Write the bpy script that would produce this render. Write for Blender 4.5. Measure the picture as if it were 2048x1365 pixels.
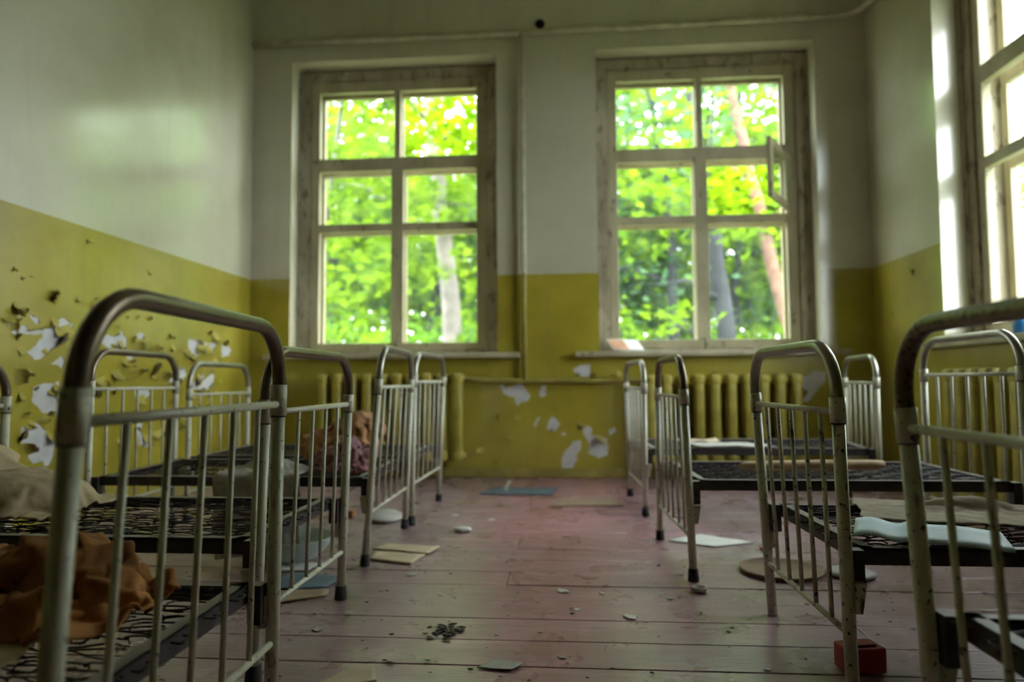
import bpy, bmesh, math, random
from mathutils import Vector, Matrix, noise
scene = bpy.context.scene
for o in list(bpy.data.objects):
    bpy.data.objects.remove(o)
COL = scene.collection

# ------------------------------------------------------------------ camera
F_PX, YAW, PITCH, ROLL, CAM_H = 1371.38, 0.0796, 0.0592, 0.0065, 0.65
_R = Vector((math.cos(YAW), math.sin(YAW), 0)); _F0 = Vector((-math.sin(YAW), math.cos(YAW), 0)); _Z = Vector((0, 0, 1))
_F = _F0 * math.cos(PITCH) + _Z * math.sin(PITCH); _U = -_F0 * math.sin(PITCH) + _Z * math.cos(PITCH)
_R2 = _R * math.cos(ROLL) - _U * math.sin(ROLL); _U2 = _R * math.sin(ROLL) + _U * math.cos(ROLL)
cam_d = bpy.data.cameras.new('camera'); cam = bpy.data.objects.new('camera', cam_d); COL.objects.link(cam)
m = Matrix.Identity(4)
for i in range(3):
    m[i][0] = _R2[i]; m[i][1] = _U2[i]; m[i][2] = -_F[i]; m[i][3] = (0, 0, CAM_H)[i]
cam.matrix_world = m
cam_d.sensor_width = 36.0; cam_d.lens = 36.0 * F_PX / 2048.0
cam_d.clip_start = 0.02; cam_d.clip_end = 200
cam_d.dof.use_dof = True; cam_d.dof.focus_distance = 1.5; cam_d.dof.aperture_fstop = 2.0
scene.camera = cam

# ------------------------------------------------------------------ sky, exposure
world = bpy.data.worlds.new('overcast_sky'); scene.world = world; world.use_nodes = True
wn = world.node_tree.nodes; wl = world.node_tree.links
bg = wn['Background']
bg.inputs['Color'].default_value = (0.93, 0.97, 1.0, 1); bg.inputs['Strength'].default_value = 6.0
vs = scene.view_settings
vs.view_transform = 'Standard'; vs.look = 'None'; vs.gamma = 1.0; vs.use_curve_mapping = False; vs.exposure = 1.8

# ------------------------------------------------------------------ room measures (metres)
D = 4.707; XL = -2.2516; XR = 2.0389; Y0 = -3.6; CEIL = 3.62; DADO = 1.39
WT = 0.42                                     # wall thickness
WIN_BACK = [(-1.958, -0.476), (0.222, 1.702)]            # along X
WIN_RIGHT = [(2.39, 3.87)]  # along Y
WZ0, WZ1 = 0.85, 2.972
# no lamps: all light is the overcast sky coming through the window openings

# ------------------------------------------------------------------ materials
def nt(name):
    mt = bpy.data.materials.new(name); mt.use_nodes = True
    n = mt.node_tree.nodes; l = mt.node_tree.links
    return mt, n, l, n['Principled BSDF']
def pos(n, l, scale=(1, 1, 1), obj=False):
    if obj:
        g = n.new('ShaderNodeTexCoord'); src = g.outputs['Object']
    else:
        g = n.new('ShaderNodeNewGeometry'); src = g.outputs['Position']
    mp = n.new('ShaderNodeMapping'); mp.inputs['Scale'].default_value = scale
    l.new(src, mp.inputs['Vector']); return mp.outputs['Vector']
def noi(n, l, vec, scale, detail=4, rough=0.55):
    t = n.new('ShaderNodeTexNoise'); t.inputs['Scale'].default_value = scale; t.inputs['Detail'].default_value = detail
    t.inputs['Roughness'].default_value = rough; l.new(vec, t.inputs['Vector']); return t.outputs['Fac']
def ramp(n, l, fac, stops):
    r = n.new('ShaderNodeValToRGB'); e = r.color_ramp.elements
    while len(e) < len(stops): e.new(0.5)
    for q, (p, c) in zip(e, stops):
        q.position = p; q.color = (c, c, c, 1) if isinstance(c, (int, float)) else (*c, 1)
    l.new(fac, r.inputs['Fac']); return r.outputs['Color']
def mix(n, l, fac, a, b, mode='MIX'):
    x = n.new('ShaderNodeMix'); x.data_type = 'RGBA'; x.blend_type = mode
    for s, v in ((x.inputs[0], fac), (x.inputs[6], a), (x.inputs[7], b)):
        if isinstance(v, (int, float)): s.default_value = v
        elif isinstance(v, tuple): s.default_value = (*v, 1)
        else: l.new(v, s)
    return x.outputs[2]
def bump(n, l, b, h, strength=0.3, dist=0.01):
    bp = n.new('ShaderNodeBump'); bp.inputs['Strength'].default_value = strength; bp.inputs['Distance'].default_value = dist
    l.new(h, bp.inputs['Height']); l.new(bp.outputs['Normal'], b.inputs['Normal'])
def simple(name, col, rough=0.7, var=0.25, scale=12, metal=0.0, bmp=0.0, spec=0.5):
    mt, n, l, b = nt(name); v = pos(n, l, obj=True)
    f = noi(n, l, v, scale)
    d = tuple(c * (1 - var) for c in col); u = tuple(min(1, c * (1 + var)) for c in col)
    l.new(ramp(n, l, f, [(0.3, d), (0.7, u)]), b.inputs['Base Color'])
    b.inputs['Roughness'].default_value = rough; b.inputs['Metallic'].default_value = metal
    b.inputs['Specular IOR Level'].default_value = spec
    if bmp: bump(n, l, b, noi(n, l, v, scale * 4), bmp, 0.004)
    return mt
M = {}
def m_wall():
    mt, n, l, b = nt('whitewashed_plaster'); v = pos(n, l)
    c = ramp(n, l, noi(n, l, v, 1.3, 6), [(0.3, (0.46, 0.435, 0.30)), (0.55, (0.58, 0.555, 0.41)), (0.8, (0.65, 0.635, 0.50))])
    vs_ = pos(n, l, (7, 7, 0.55))
    st = ramp(n, l, noi(n, l, vs_, 1.6, 5), [(0.52, 0.0), (0.8, 0.45)])
    c = mix(n, l, st, c, (0.42, 0.38, 0.27))
    sp = ramp(n, l, noi(n, l, v, 22, 2), [(0.76, 0.0), (0.8, 0.7)])
    c = mix(n, l, sp, c, (0.16, 0.12, 0.07))
    l.new(c, b.inputs['Base Color']); b.inputs['Roughness'].default_value = 0.34; b.inputs['Coat Weight'].default_value = 1.0; b.inputs['Coat Roughness'].default_value = 0.17; b.inputs['Coat IOR'].default_value = 1.7
    bump(n, l, b, noi(n, l, v, 9, 6), 0.12, 0.01)
    return mt
def m_yellow():
    mt, n, l, b = nt('ochre_oil_paint'); v = pos(n, l)
    c = ramp(n, l, noi(n, l, v, 2.2, 6), [(0.3, (0.28, 0.228, 0.018)), (0.55, (0.38, 0.32, 0.03)), (0.8, (0.45, 0.39, 0.06))])
    vs_ = pos(n, l, (9, 9, 0.6))
    st = ramp(n, l, noi(n, l, vs_, 1.5, 5), [(0.55, 0.0), (0.8, 0.35)])
    c = mix(n, l, st, c, (0.24, 0.19, 0.06))
    l.new(c, b.inputs['Base Color']); b.inputs['Roughness'].default_value = 0.32; b.inputs['Coat Weight'].default_value = 1.0; b.inputs['Coat Roughness'].default_value = 0.15; b.inputs['Coat IOR'].default_value = 1.65
    bump(n, l, b, noi(n, l, v, 14, 6), 0.18, 0.008)
    return mt
def m_floor():
    mt, n, l, b = nt('worn_red_floorboards'); v = pos(n, l)
    red = ramp(n, l, noi(n, l, pos(n, l, (1.5, 9, 9)), 2.0, 6), [(0.3, (0.31, 0.125, 0.15)), (0.6, (0.44, 0.20, 0.235)), (0.8, (0.52, 0.28, 0.31))])
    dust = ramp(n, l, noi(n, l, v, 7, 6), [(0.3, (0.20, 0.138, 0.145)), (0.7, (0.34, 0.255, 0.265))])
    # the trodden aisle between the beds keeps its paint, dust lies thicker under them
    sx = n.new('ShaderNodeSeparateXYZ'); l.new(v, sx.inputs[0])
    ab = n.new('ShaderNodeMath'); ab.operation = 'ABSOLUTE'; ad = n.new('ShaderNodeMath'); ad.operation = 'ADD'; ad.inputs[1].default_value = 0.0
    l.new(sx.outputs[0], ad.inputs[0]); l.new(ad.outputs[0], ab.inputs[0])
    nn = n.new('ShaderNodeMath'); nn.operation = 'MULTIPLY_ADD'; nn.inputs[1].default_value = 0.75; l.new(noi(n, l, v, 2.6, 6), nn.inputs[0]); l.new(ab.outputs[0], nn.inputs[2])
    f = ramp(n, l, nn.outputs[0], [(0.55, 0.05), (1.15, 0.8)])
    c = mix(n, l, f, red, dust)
    g = ramp(n, l, noi(n, l, pos(n, l, (2, 14, 14)), 5, 5), [(0.58, 0.0), (0.74, 0.6)])
    c = mix(n, l, g, c, (0.07, 0.055, 0.045))
    sp = ramp(n, l, noi(n, l, v, 70, 4, 0.7), [(0.60, 0.0), (0.72, 0.45)])
    c = mix(n, l, sp, c, (0.06, 0.045, 0.04))
    sq = ramp(n, l, noi(n, l, pos(n, l, (1, 3, 1)), 38, 5, 0.7), [(0.62, 0.0), (0.75, 0.5)])
    c = mix(n, l, sq, c, (0.45, 0.40, 0.38))
    l.new(c, b.inputs['Base Color'])
    l.new(ramp(n, l, noi(n, l, v, 5, 5), [(0.3, 0.20), (0.7, 0.45)]), b.inputs['Roughness'])
    b.inputs['Coat Weight'].default_value = 0.6; b.inputs['Coat Roughness'].default_value = 0.25
    bump(n, l, b, noi(n, l, pos(n, l, (3, 22, 22)), 5, 8), 0.35, 0.006)
    return mt
def m_enamel(name, col, rust, lo, hi):
    mt, n, l, b = nt(name); v = pos(n, l)
    c = ramp(n, l, noi(n, l, v, 9, 4), [(0.3, tuple(x * 0.82 for x in col)), (0.7, col)])
    s1 = ramp(n, l, noi(n, l, v, 95, 2), [(lo, 0.0), (hi, 1.0)])
    s2 = ramp(n, l, noi(n, l, pos(n, l, (1, 1, 0.4)), 30, 6), [(lo - 0.02, 0.0), (hi + 0.03, 0.9)])
    s = mix(n, l, 1.0, s1, s2, 'LIGHTEN')
    c = mix(n, l, s, c, rust); l.new(c, b.inputs['Base Color'])
    b.inputs['Roughness'].default_value = 0.34
    bump(n, l, b, s, -0.3, 0.001)
    return mt
def m_bare(name, col, metal, rough, speck):
    mt, n, l, b = nt(name); v = pos(n, l)
    c = ramp(n, l, noi(n, l, v, 14, 5), [(0.3, tuple(x * 0.7 for x in col)), (0.7, col)])
    s = ramp(n, l, noi(n, l, v, 120, 3), [(speck, 0.0), (speck + 0.06, 1.0)])
    c = mix(n, l, s, c, (0.035, 0.022, 0.015)); l.new(c, b.inputs['Base Color'])
    b.inputs['Metallic'].default_value = metal; b.inputs['Roughness'].default_value = rough
    bump(n, l, b, s, -0.25, 0.001)
    return mt
def m_iron():
    mt, n, l, b = nt('dusty_dark_iron'); v = pos(n, l)
    c = ramp(n, l, noi(n, l, v, 30, 5), [(0.3, (0.022, 0.017, 0.017)), (0.7, (0.05, 0.038, 0.038))])
    g = n.new('ShaderNodeNewGeometry'); sx = n.new('ShaderNodeSeparateXYZ'); l.new(g.outputs['Normal'], sx.inputs[0])
    up = ramp(n, l, sx.outputs[2], [(0.6, 0.0), (0.9, 0.8)])          # settled dust on upward faces
    c = mix(n, l, up, c, (0.24, 0.21, 0.18)); l.new(c, b.inputs['Base Color'])
    b.inputs['Roughness'].default_value = 0.55
    return mt
def m_window(name='old_cream_window_paint', ca=(0.34, 0.30, 0.18), cb=(0.50, 0.455, 0.31), thr=0.62):
    mt, n, l, b = nt(name); v = pos(n, l, (1, 1, 0.35))
    c = ramp(n, l, noi(n, l, v, 6, 5), [(0.3, ca), (0.7, cb)])
    s = ramp(n, l, noi(n, l, v, 26, 6), [(thr, 0.0), (thr + 0.08, 0.8)])
    c = mix(n, l, s, c, (0.14, 0.10, 0.055)); l.new(c, b.inputs['Base Color'])
    b.inputs['Roughness'].default_value = 0.5; bump(n, l, b, s, -0.3, 0.002)
    return mt
def m_glass():
    mt = bpy.data.materials.new('dusty_window_glass'); mt.use_nodes = True
    n = mt.node_tree.nodes; l = mt.node_tree.links; n.clear()
    out = n.new('ShaderNodeOutputMaterial'); tr = n.new('ShaderNodeBsdfTransparent'); tr.inputs[0].default_value = (0.95, 0.98, 0.98, 1)
    gl = n.new('ShaderNodeBsdfGlossy'); gl.inputs['Roughness'].default_value = 0.03
    tl = n.new('ShaderNodeBsdfTranslucent'); tl.inputs[0].default_value = (0.75, 0.85, 0.9, 1)
    v = pos(n, l); d = ramp(n, l, noi(n, l, v, 5, 5), [(0.3, 0.003), (0.75, 0.02)])
    m1 = n.new('ShaderNodeMixShader'); l.new(d, m1.inputs[0]); l.new(tr.outputs[0], m1.inputs[1]); l.new(tl.outputs[0], m1.inputs[2])
    lw = n.new('ShaderNodeLayerWeight'); lw.inputs[0].default_value = 0.5
    pw = n.new('ShaderNodeMath'); pw.operation = 'POWER'; pw.inputs[1].default_value = 5.0; l.new(lw.outputs['Facing'], pw.inputs[0])
    fr = n.new('ShaderNodeMath'); fr.operation = 'MULTIPLY_ADD'; fr.inputs[1].default_value = 0.6; fr.inputs[2].default_value = 0.03; l.new(pw.outputs[0], fr.inputs[0])
    m2 = n.new('ShaderNodeMixShader'); l.new(fr.outputs[0], m2.inputs[0]); l.new(m1.outputs[0], m2.inputs[1]); l.new(gl.outputs[0], m2.inputs[2])
    l.new(m2.outputs[0], out.inputs[0]); return mt
def m_leaf(name, a, c, tl=0.5):
    mt = bpy.data.materials.new(name); mt.use_nodes = True
    n = mt.node_tree.nodes; l = mt.node_tree.links; n.clear()
    out = n.new('ShaderNodeOutputMaterial'); v = pos(n, l)
    col = ramp(n, l, noi(n, l, v, 1.7, 5, 0.7), [(0.32, a), (0.68, c)])
    d = n.new('ShaderNodeBsdfDiffuse'); t = n.new('ShaderNodeBsdfTranslucent')
    l.new(col, d.inputs[0]); l.new(col, t.inputs[0])
    mx = n.new('ShaderNodeMixShader'); mx.inputs[0].default_value = tl
    l.new(d.outputs[0], mx.inputs[1]); l.new(t.outputs[0], mx.inputs[2]); l.new(mx.outputs[0], out.inputs[0]); return mt
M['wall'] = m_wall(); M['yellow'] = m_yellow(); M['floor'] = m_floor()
M['subfloor'] = simple('dusty_subfloor_wood', (0.24, 0.18, 0.15), 0.9, 0.2, 8)
M['enamel'] = m_enamel('chipped_cream_enamel', (0.57, 0.56, 0.43), (0.06, 0.035, 0.02), 0.655, 0.70)
M['enamel_old'] = m_enamel('badly_chipped_cream_enamel', (0.60, 0.58, 0.45), (0.045, 0.026, 0.018), 0.63, 0.67)
M['bare'] = m_bare('bare_brown_steel', (0.21, 0.165, 0.12), 0.75, 0.3, 0.72)
M['bare_rust'] = m_bare('rust_speckled_steel', (0.20, 0.155, 0.10), 0.7, 0.34, 0.56)
M['bare_grey'] = m_bare('dull_grey_steel', (0.36, 0.34, 0.28), 0.7, 0.32, 0.74)
M['iron'] = m_iron(); M['window'] = m_window(); M['glass'] = m_glass()
M['casing'] = m_window('dirty_brown_window_casing', (0.24, 0.20, 0.125), (0.46, 0.415, 0.30), 0.55)
M['wire'] = simple('dark_spring_wire', (0.035, 0.028, 0.026), 0.5, 0.3, 20, 0.3)
M['rubber'] = simple('black_rubber', (0.018, 0.016, 0.015), 0.8)
M['flake_back'] = simple('bare_side_of_paint', (0.40, 0.39, 0.36), 0.8, 0.2, 20)
M['flake'] = simple('matt_ochre_paint_flake', (0.38, 0.32, 0.045), 0.65, 0.2, 14)
M['plaster'] = simple('bare_grey_plaster', (0.56, 0.555, 0.545), 0.85, 0.12, 16, bmp=0.2)
M['radiator'] = simple('ochre_painted_iron', (0.36, 0.305, 0.05), 0.4, 0.25, 9)
M['pipe'] = simple('ochre_painted_pipe', (0.30, 0.25, 0.06), 0.45, 0.3, 9)
M['pipe_white'] = simple('grimy_whitewashed_pipe', (0.52, 0.49, 0.36), 0.5, 0.25, 9)
M['ceiling'] = simple('grimy_ceiling_whitewash', (0.46, 0.42, 0.32), 0.8, 0.15, 2)
M['black'] = simple('matt_black', (0.012, 0.010, 0.008), 0.9)  # plain black for the small wall ring and the temporary drape forms
M['orange'] = simple('faded_orange_cloth', (0.34, 0.145, 0.042), 0.9, 0.35, 10, bmp=0.4)
M['peach'] = simple('faded_peach_cloth', (0.46, 0.24, 0.12), 0.9, 0.3, 10, bmp=0.4)
M['beige'] = simple('dirty_beige_canvas', (0.38, 0.30, 0.175), 0.9, 0.2, 9, bmp=0.4)
M['pink'] = simple('dusty_pink_cloth', (0.30, 0.15, 0.17), 0.9, 0.45, 16, bmp=0.4)
M['grey_cloth'] = simple('grey_bed_sheet', (0.36, 0.34, 0.30), 0.9, 0.2, 10, bmp=0.4)
M['canvas'] = simple('dirty_brown_canvas', (0.34, 0.28, 0.20), 0.9, 0.2, 9, bmp=0.4)
M['card'] = simple('tan_cardboard', (0.50, 0.41, 0.27), 0.8, 0.15, 14)
M['brown_card'] = simple('brown_hardboard', (0.26, 0.18, 0.11), 0.75, 0.2, 14)
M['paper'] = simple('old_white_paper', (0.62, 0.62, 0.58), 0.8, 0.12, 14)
M['bluepaper'] = simple('pale_blue_paper', (0.46, 0.58, 0.64), 0.6, 0.08, 10)
M['blue'] = simple('faded_blue_sheet', (0.09, 0.13, 0.15), 0.7, 0.25, 10)
M['wood'] = simple('bare_pine_wood', (0.50, 0.36, 0.20), 0.65, 0.2, 18)
M['tin'] = simple('dull_white_tin', (0.36, 0.34, 0.315), 0.5, 0.2, 12)
M['bowl'] = simple('pale_enamelled_bowl', (0.42, 0.50, 0.47), 0.4, 0.15, 10)
M['red'] = simple('red_plastic', (0.30, 0.018, 0.015), 0.5, 0.2, 12)
M['blueplastic'] = simple('bright_blue_plastic', (0.03, 0.22, 0.55), 0.4, 0.1, 10)
M['rust_block'] = simple('orange_brick', (0.34, 0.15, 0.05), 0.85, 0.3, 20)
M['debris'] = simple('dark_leaf_litter', (0.06, 0.045, 0.025), 0.9, 0.4, 40)
M['bark'] = simple('grey_bark', (0.10, 0.085, 0.08), 0.9, 0.35, 6, bmp=0.6)
M['bark_pale'] = simple('pale_pinkish_bark', (0.20, 0.165, 0.15), 0.9, 0.4, 5, bmp=0.6)
M['bark_dark'] = simple('dark_bark', (0.016, 0.017, 0.02), 0.9, 0.35, 6, bmp=0.6)
M['bark_red'] = simple('reddish_pine_bark', (0.17, 0.09, 0.06), 0.9, 0.35, 6, bmp=0.6)
M['leaf_lime'] = m_leaf('lime_leaves', (0.05, 0.14, 0.003), (0.28, 0.43, 0.012))
M['leaf_green'] = m_leaf('green_leaves', (0.03, 0.11, 0.010), (0.20, 0.38, 0.03))
M['leaf_cool'] = m_leaf('cool_green_leaves', (0.035, 0.09, 0.05), (0.15, 0.28, 0.12))
M['ground'] = simple('forest_ground', (0.10, 0.13, 0.05), 0.95, 0.4, 3)

# ------------------------------------------------------------------ helpers
def link(name, me, mat, parent=None, loc=None):
    o = bpy.data.objects.new(name, me); COL.objects.link(o)
    if mat is not None and len(me.materials) == 0:
        for q in (mat if isinstance(mat, (list, tuple)) else [mat]): me.materials.append(M[q])
    if parent is not None: o.parent = parent
    if loc is not None: o.location = loc
    return o
def obj(name, bm, mat, parent=None, smooth=False, loc=None):
    me = bpy.data.meshes.new(name); bm.normal_update(); bm.to_mesh(me); bm.free()
    if smooth:
        for p in me.polygons: p.use_smooth = True
    return link(name, me, mat, parent, loc)
def empty(name, loc, rz=0.0):
    o = bpy.data.objects.new(name, None); COL.objects.link(o); o.location = loc; o.rotation_euler = (0, 0, rz); o.empty_display_size = 0.1
    return o
def tag(o, label=None, cat=None, group=None, kind=None):
    if label: o['label'] = label
    if cat: o['category'] = cat
    if group: o['group'] = group
    if kind: o['kind'] = kind
    return o
def new(): return bmesh.new()
def box(bm, lo, hi, bev=0.0):
    r = bmesh.ops.create_cube(bm, size=1.0)
    for v in r['verts']:
        v.co = Vector([lo[i] + (v.co[i] + 0.5) * (hi[i] - lo[i]) for i in range(3)])
    if bev:
        es = list({e for v in r['verts'] for e in v.link_edges})
        bmesh.ops.bevel(bm, geom=es, offset=bev, segments=2, affect='EDGES', profile=0.6)
    return r['verts']
def tube(bm, pts, r, seg=10, cap=True):
    pts = [Vector(p) for p in pts]; rs = r if isinstance(r, (list, tuple)) else [r] * len(pts)
    t0 = (pts[1] - pts[0]).normalized()
    up = Vector((0, 0, 1)) if abs(t0.z) < 0.9 else Vector((1, 0, 0))
    nrm = (up - t0 * up.dot(t0)).normalized(); rings = []
    for i, p in enumerate(pts):
        t = (pts[min(i + 1, len(pts) - 1)] - pts[max(i - 1, 0)]).normalized()
        nrm = (nrm - t * nrm.dot(t)).normalized(); b = t.cross(nrm)
        rings.append([bm.verts.new(p + (nrm * math.cos(2 * math.pi * k / seg) + b * math.sin(2 * math.pi * k / seg)) * rs[i]) for k in range(seg)])
    for a, b in zip(rings, rings[1:]):
        for k in range(seg):
            f = bm.faces.new((a[k], a[(k + 1) % seg], b[(k + 1) % seg], b[k])); f.smooth = True
    if cap:
        bm.faces.new(list(reversed(rings[0]))); bm.faces.new(rings[-1])
def tubeobj(name, pts, r, mat, parent=None, seg=10, org=(0, 0, 0)):
    bm = new(); o_ = Vector(org); tube(bm, [Vector(p) - o_ for p in pts], r, seg); return obj(name, bm, mat, parent)
def lathe(bm, prof, seg=32):
    rings = [[bm.verts.new((r * math.cos(2 * math.pi * k / seg), r * math.sin(2 * math.pi * k / seg), z)) for k in range(seg)] for r, z in prof]
    for a, b in zip(rings, rings[1:]):
        for k in range(seg):
            f = bm.faces.new((a[k], a[(k + 1) % seg], b[(k + 1) % seg], b[k])); f.smooth = True
    bm.faces.new(list(reversed(rings[0]))); bm.faces.new(rings[-1])

# ------------------------------------------------------------------ the room shell
def holed_wall(u0, u1, z0, z1, holes, t):
    """wall in local (u, depth outward, z), inner face at depth 0"""
    bm = new(); us = sorted({u0, u1, *[h for a in holes for h in a[:2]]}); zs = sorted({z0, z1, *[h for a in holes for h in a[2:]]})
    def solid(i, j):
        if not (0 <= i < len(us) - 1 and 0 <= j < len(zs) - 1): return False
        uc = (us[i] + us[i + 1]) / 2; zc = (zs[j] + zs[j + 1]) / 2
        return not any(a < uc < b and c < zc < d for a, b, c, d in holes)
    cache = {}
    def v(u, y, z):
        k = (round(u, 5), round(y, 5), round(z, 5))
        if k not in cache: cache[k] = bm.verts.new((u, y, z))
        return cache[k]
    for i in range(len(us) - 1):
        for j in range(len(zs) - 1):
            if not solid(i, j): continue
            a, b, c, d = us[i], us[i + 1], zs[j], zs[j + 1]
            bm.faces.new((v(a, 0, c), v(b, 0, c), v(b, 0, d), v(a, 0, d)))
            bm.faces.new((v(b, t, c), v(a, t, c), v(a, t, d), v(b, t, d)))
            if not solid(i - 1, j): bm.faces.new((v(a, t, c), v(a, 0, c), v(a, 0, d), v(a, t, d)))
            if not solid(i + 1, j): bm.faces.new((v(b, 0, c), v(b, t, c), v(b, t, d), v(b, 0, d)))
            if not solid(i, j - 1): bm.faces.new((v(a, t, c), v(b, t, c), v(b, 0, c), v(a, 0, c)))
            if not solid(i, j + 1): bm.faces.new((v(a, 0, d), v(b, 0, d), v(b, t, d), v(a, t, d)))
    return bm
def wall(name, bm, loc, rz):
    o = obj(name, bm, 'wall'); o.location = loc; o.rotation_euler = (0, 0, rz)
    tag(o, kind='structure'); return o
H = math.pi / 2
# every wall lives in its own frame: x along the wall, y outward, z up
wall_back = wall('wall_back', holed_wall(XL - WT, XR + WT, -0.15, CEIL, [(a, b, WZ0, WZ1) for a, b in WIN_BACK], WT), (0, D, 0), 0)
wall_right = wall('wall_right', holed_wall(-D, -Y0, -0.15, CEIL, [(-b, -a, WZ0, WZ1) for a, b in WIN_RIGHT], WT), (XR, 0, 0), -H)
wall_left = wall('wall_left', holed_wall(Y0, D, -0.15, CEIL, [], WT), (XL, 0, 0), H)
wall_front = wall('wall_front', holed_wall(-XR - WT, -XL + WT, -0.15, CEIL, [(-0.5, 0.45, 0.0, 2.1)], WT), (0, Y0, 0), 2 * H)
bm = new(); box(bm, (XL - WT, Y0 - WT, CEIL), (XR + WT, D + WT, CEIL + 0.3)); tag(obj('ceiling', bm, 'ceiling'), kind='structure')
# door leaf in the wall behind the viewer
bm = new(); box(bm, (-0.5, 0.12, 0.0), (0.45, 0.17, 2.1), 0.004)
door = obj('door_1', bm, 'window'); door.location = (0, Y0, 0); door.rotation_euler = (0, 0, 2 * H); tag(door, kind='structure')
for zz in ((0.15, 0.9), (1.05, 1.95)):
    bm = new(); box(bm, (-0.36, 0.105, zz[0]), (0.31, 0.1195, zz[1]), 0.004); obj('door_panel', bm, 'window', door)
bm = new(); tube(bm, [(0.36, 0.12, 1.0), (0.36, 0.075, 1.0), (0.26, 0.075, 1.0)], 0.009, 8); obj('door_handle', bm, 'iron', door)

# floor: each board a piece of its own
bm = new(); box(bm, (XL - 0.05, Y0 - 0.05, -0.16), (XR + 0.05, D + 0.05, -0.031)); floor = obj('floor', bm, 'subfloor'); tag(floor, kind='structure')
rnd = random.Random(4)
BW = 0.1565; base = 1.607 - BW * 30
k = 0
while base + BW * k < D:
    ya = max(base + BW * k, Y0); yb = min(base + BW * (k + 1), D)
    if yb > ya + 0.01:
        cut = [XL, XR]
        if k % 3 == 1: cut = [XL, rnd.choice((-1.1, -0.2, 0.75, 1.2)), XR]
        for xa, xb in zip(cut, cut[1:]):
            bm = new(); dz = rnd.uniform(-0.0022, 0)
            box(bm, (xa + 0.0012, ya + 0.0016, -0.030), (xb - 0.0012, yb - 0.0016, dz), 0.0022)
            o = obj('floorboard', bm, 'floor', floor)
    k += 1

# ------------------------------------------------------------------ oil-paint dado with peeled holes and curling flakes
def jag(loop, rnd, levels=3, amp=0.13):
    p = [Vector((a, b)) for a, b in loop]
    for lv in range(levels):
        q = []
        for i, a in enumerate(p):
            b = p[(i + 1) % len(p)]; d = b - a
            q.append(a)
            if d.length > 0.008:
                q.append((a + b) / 2 + Vector((-d.y, d.x)) * rnd.uniform(-amp, amp))
        p = q
    return p
def coat(outline, holes, thick=0.0025):
    """painted skin in wall frame: (u, z) outline with holes, standing proud of the plaster"""
    bm = new(); edges = []; loops = []
    for L in [[Vector(q) for q in outline]] + holes:
        vs_ = [bm.verts.new((p.x, -thick, p.y)) for p in L]
        loops.append(vs_)
        for a, b in zip(vs_, vs_[1:] + vs_[:1]): edges.append(bm.edges.new((a, b)))
    bmesh.ops.triangle_fill(bm, use_beauty=True, use_dissolve=False, edges=edges, normal=(0, -1, 0))
    for f in bm.faces:
        f.normal_update()
        if f.normal.y > 0: f.normal_flip()
    for vs_ in loops:
        bk = [bm.verts.new((v.co.x, 0.0, v.co.z)) for v in vs_]
        for i in range(len(vs_)):
            j = (i + 1) % len(vs_); bm.faces.new((vs_[i], vs_[j], bk[j], bk[i]))
    return bm
def flake(parent, c, root, direc, length, curl, rnd, lift=0.0):
    """a curled tongue of paint: root = half-width vector, direc = unit (u,z) it runs along, curling off the wall"""
    bm = new(); nu, nv = 4, 5; fr = []; bkk = []
    wob = [rnd.uniform(0.75, 1.1) for _ in range(nu + 1)]
    taper = rnd.uniform(0.25, 0.75); skew = rnd.uniform(-0.4, 0.4)
    for j in range(nv + 1):
        t = j / nv; ang = curl * t; rad = length / max(curl, 0.05)
        along = rad * math.sin(ang); out = rad * (1 - math.cos(ang)) + lift * t
        row_f, row_b = [], []
        for i in range(nu + 1):
            s = (i / nu * 2 - 1)
            w = s * (1 - (1 - taper) * t) + skew * t
            al = along * (wob[i] if j == nv else 1)
            p = Vector((c[0] + root[0] * w + direc[0] * al, c[1] + root[1] * w + direc[1] * al))
            bulge = 0.1 * length * (1 - s * s) * t * rnd.uniform(0.6, 1.2)
            row_f.append(bm.verts.new((p.x, -0.0027 - out - bulge, p.y)))
            row_b.append(bm.verts.new((p.x, -0.0016 - out - bulge, p.y)))
        fr.append(row_f); bkk.append(row_b)
    for j in range(nv):
        for i in range(nu):
            f = bm.faces.new((fr[j][i], fr[j][i + 1], fr[j + 1][i + 1], fr[j + 1][i])); f.material_index = 0; f.smooth = True
            f = bm.faces.new((bkk[j][i], bkk[j + 1][i], bkk[j + 1][i + 1], bkk[j][i + 1])); f.material_index = 1; f.smooth = True
    for i in range(nu):
        bm.faces.new((fr[nv][i], fr[nv][i + 1], bkk[nv][i + 1], bkk[nv][i])).material_index = 1
    return obj('paint_flake', bm, ('flake', 'flake_back'), parent)
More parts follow.
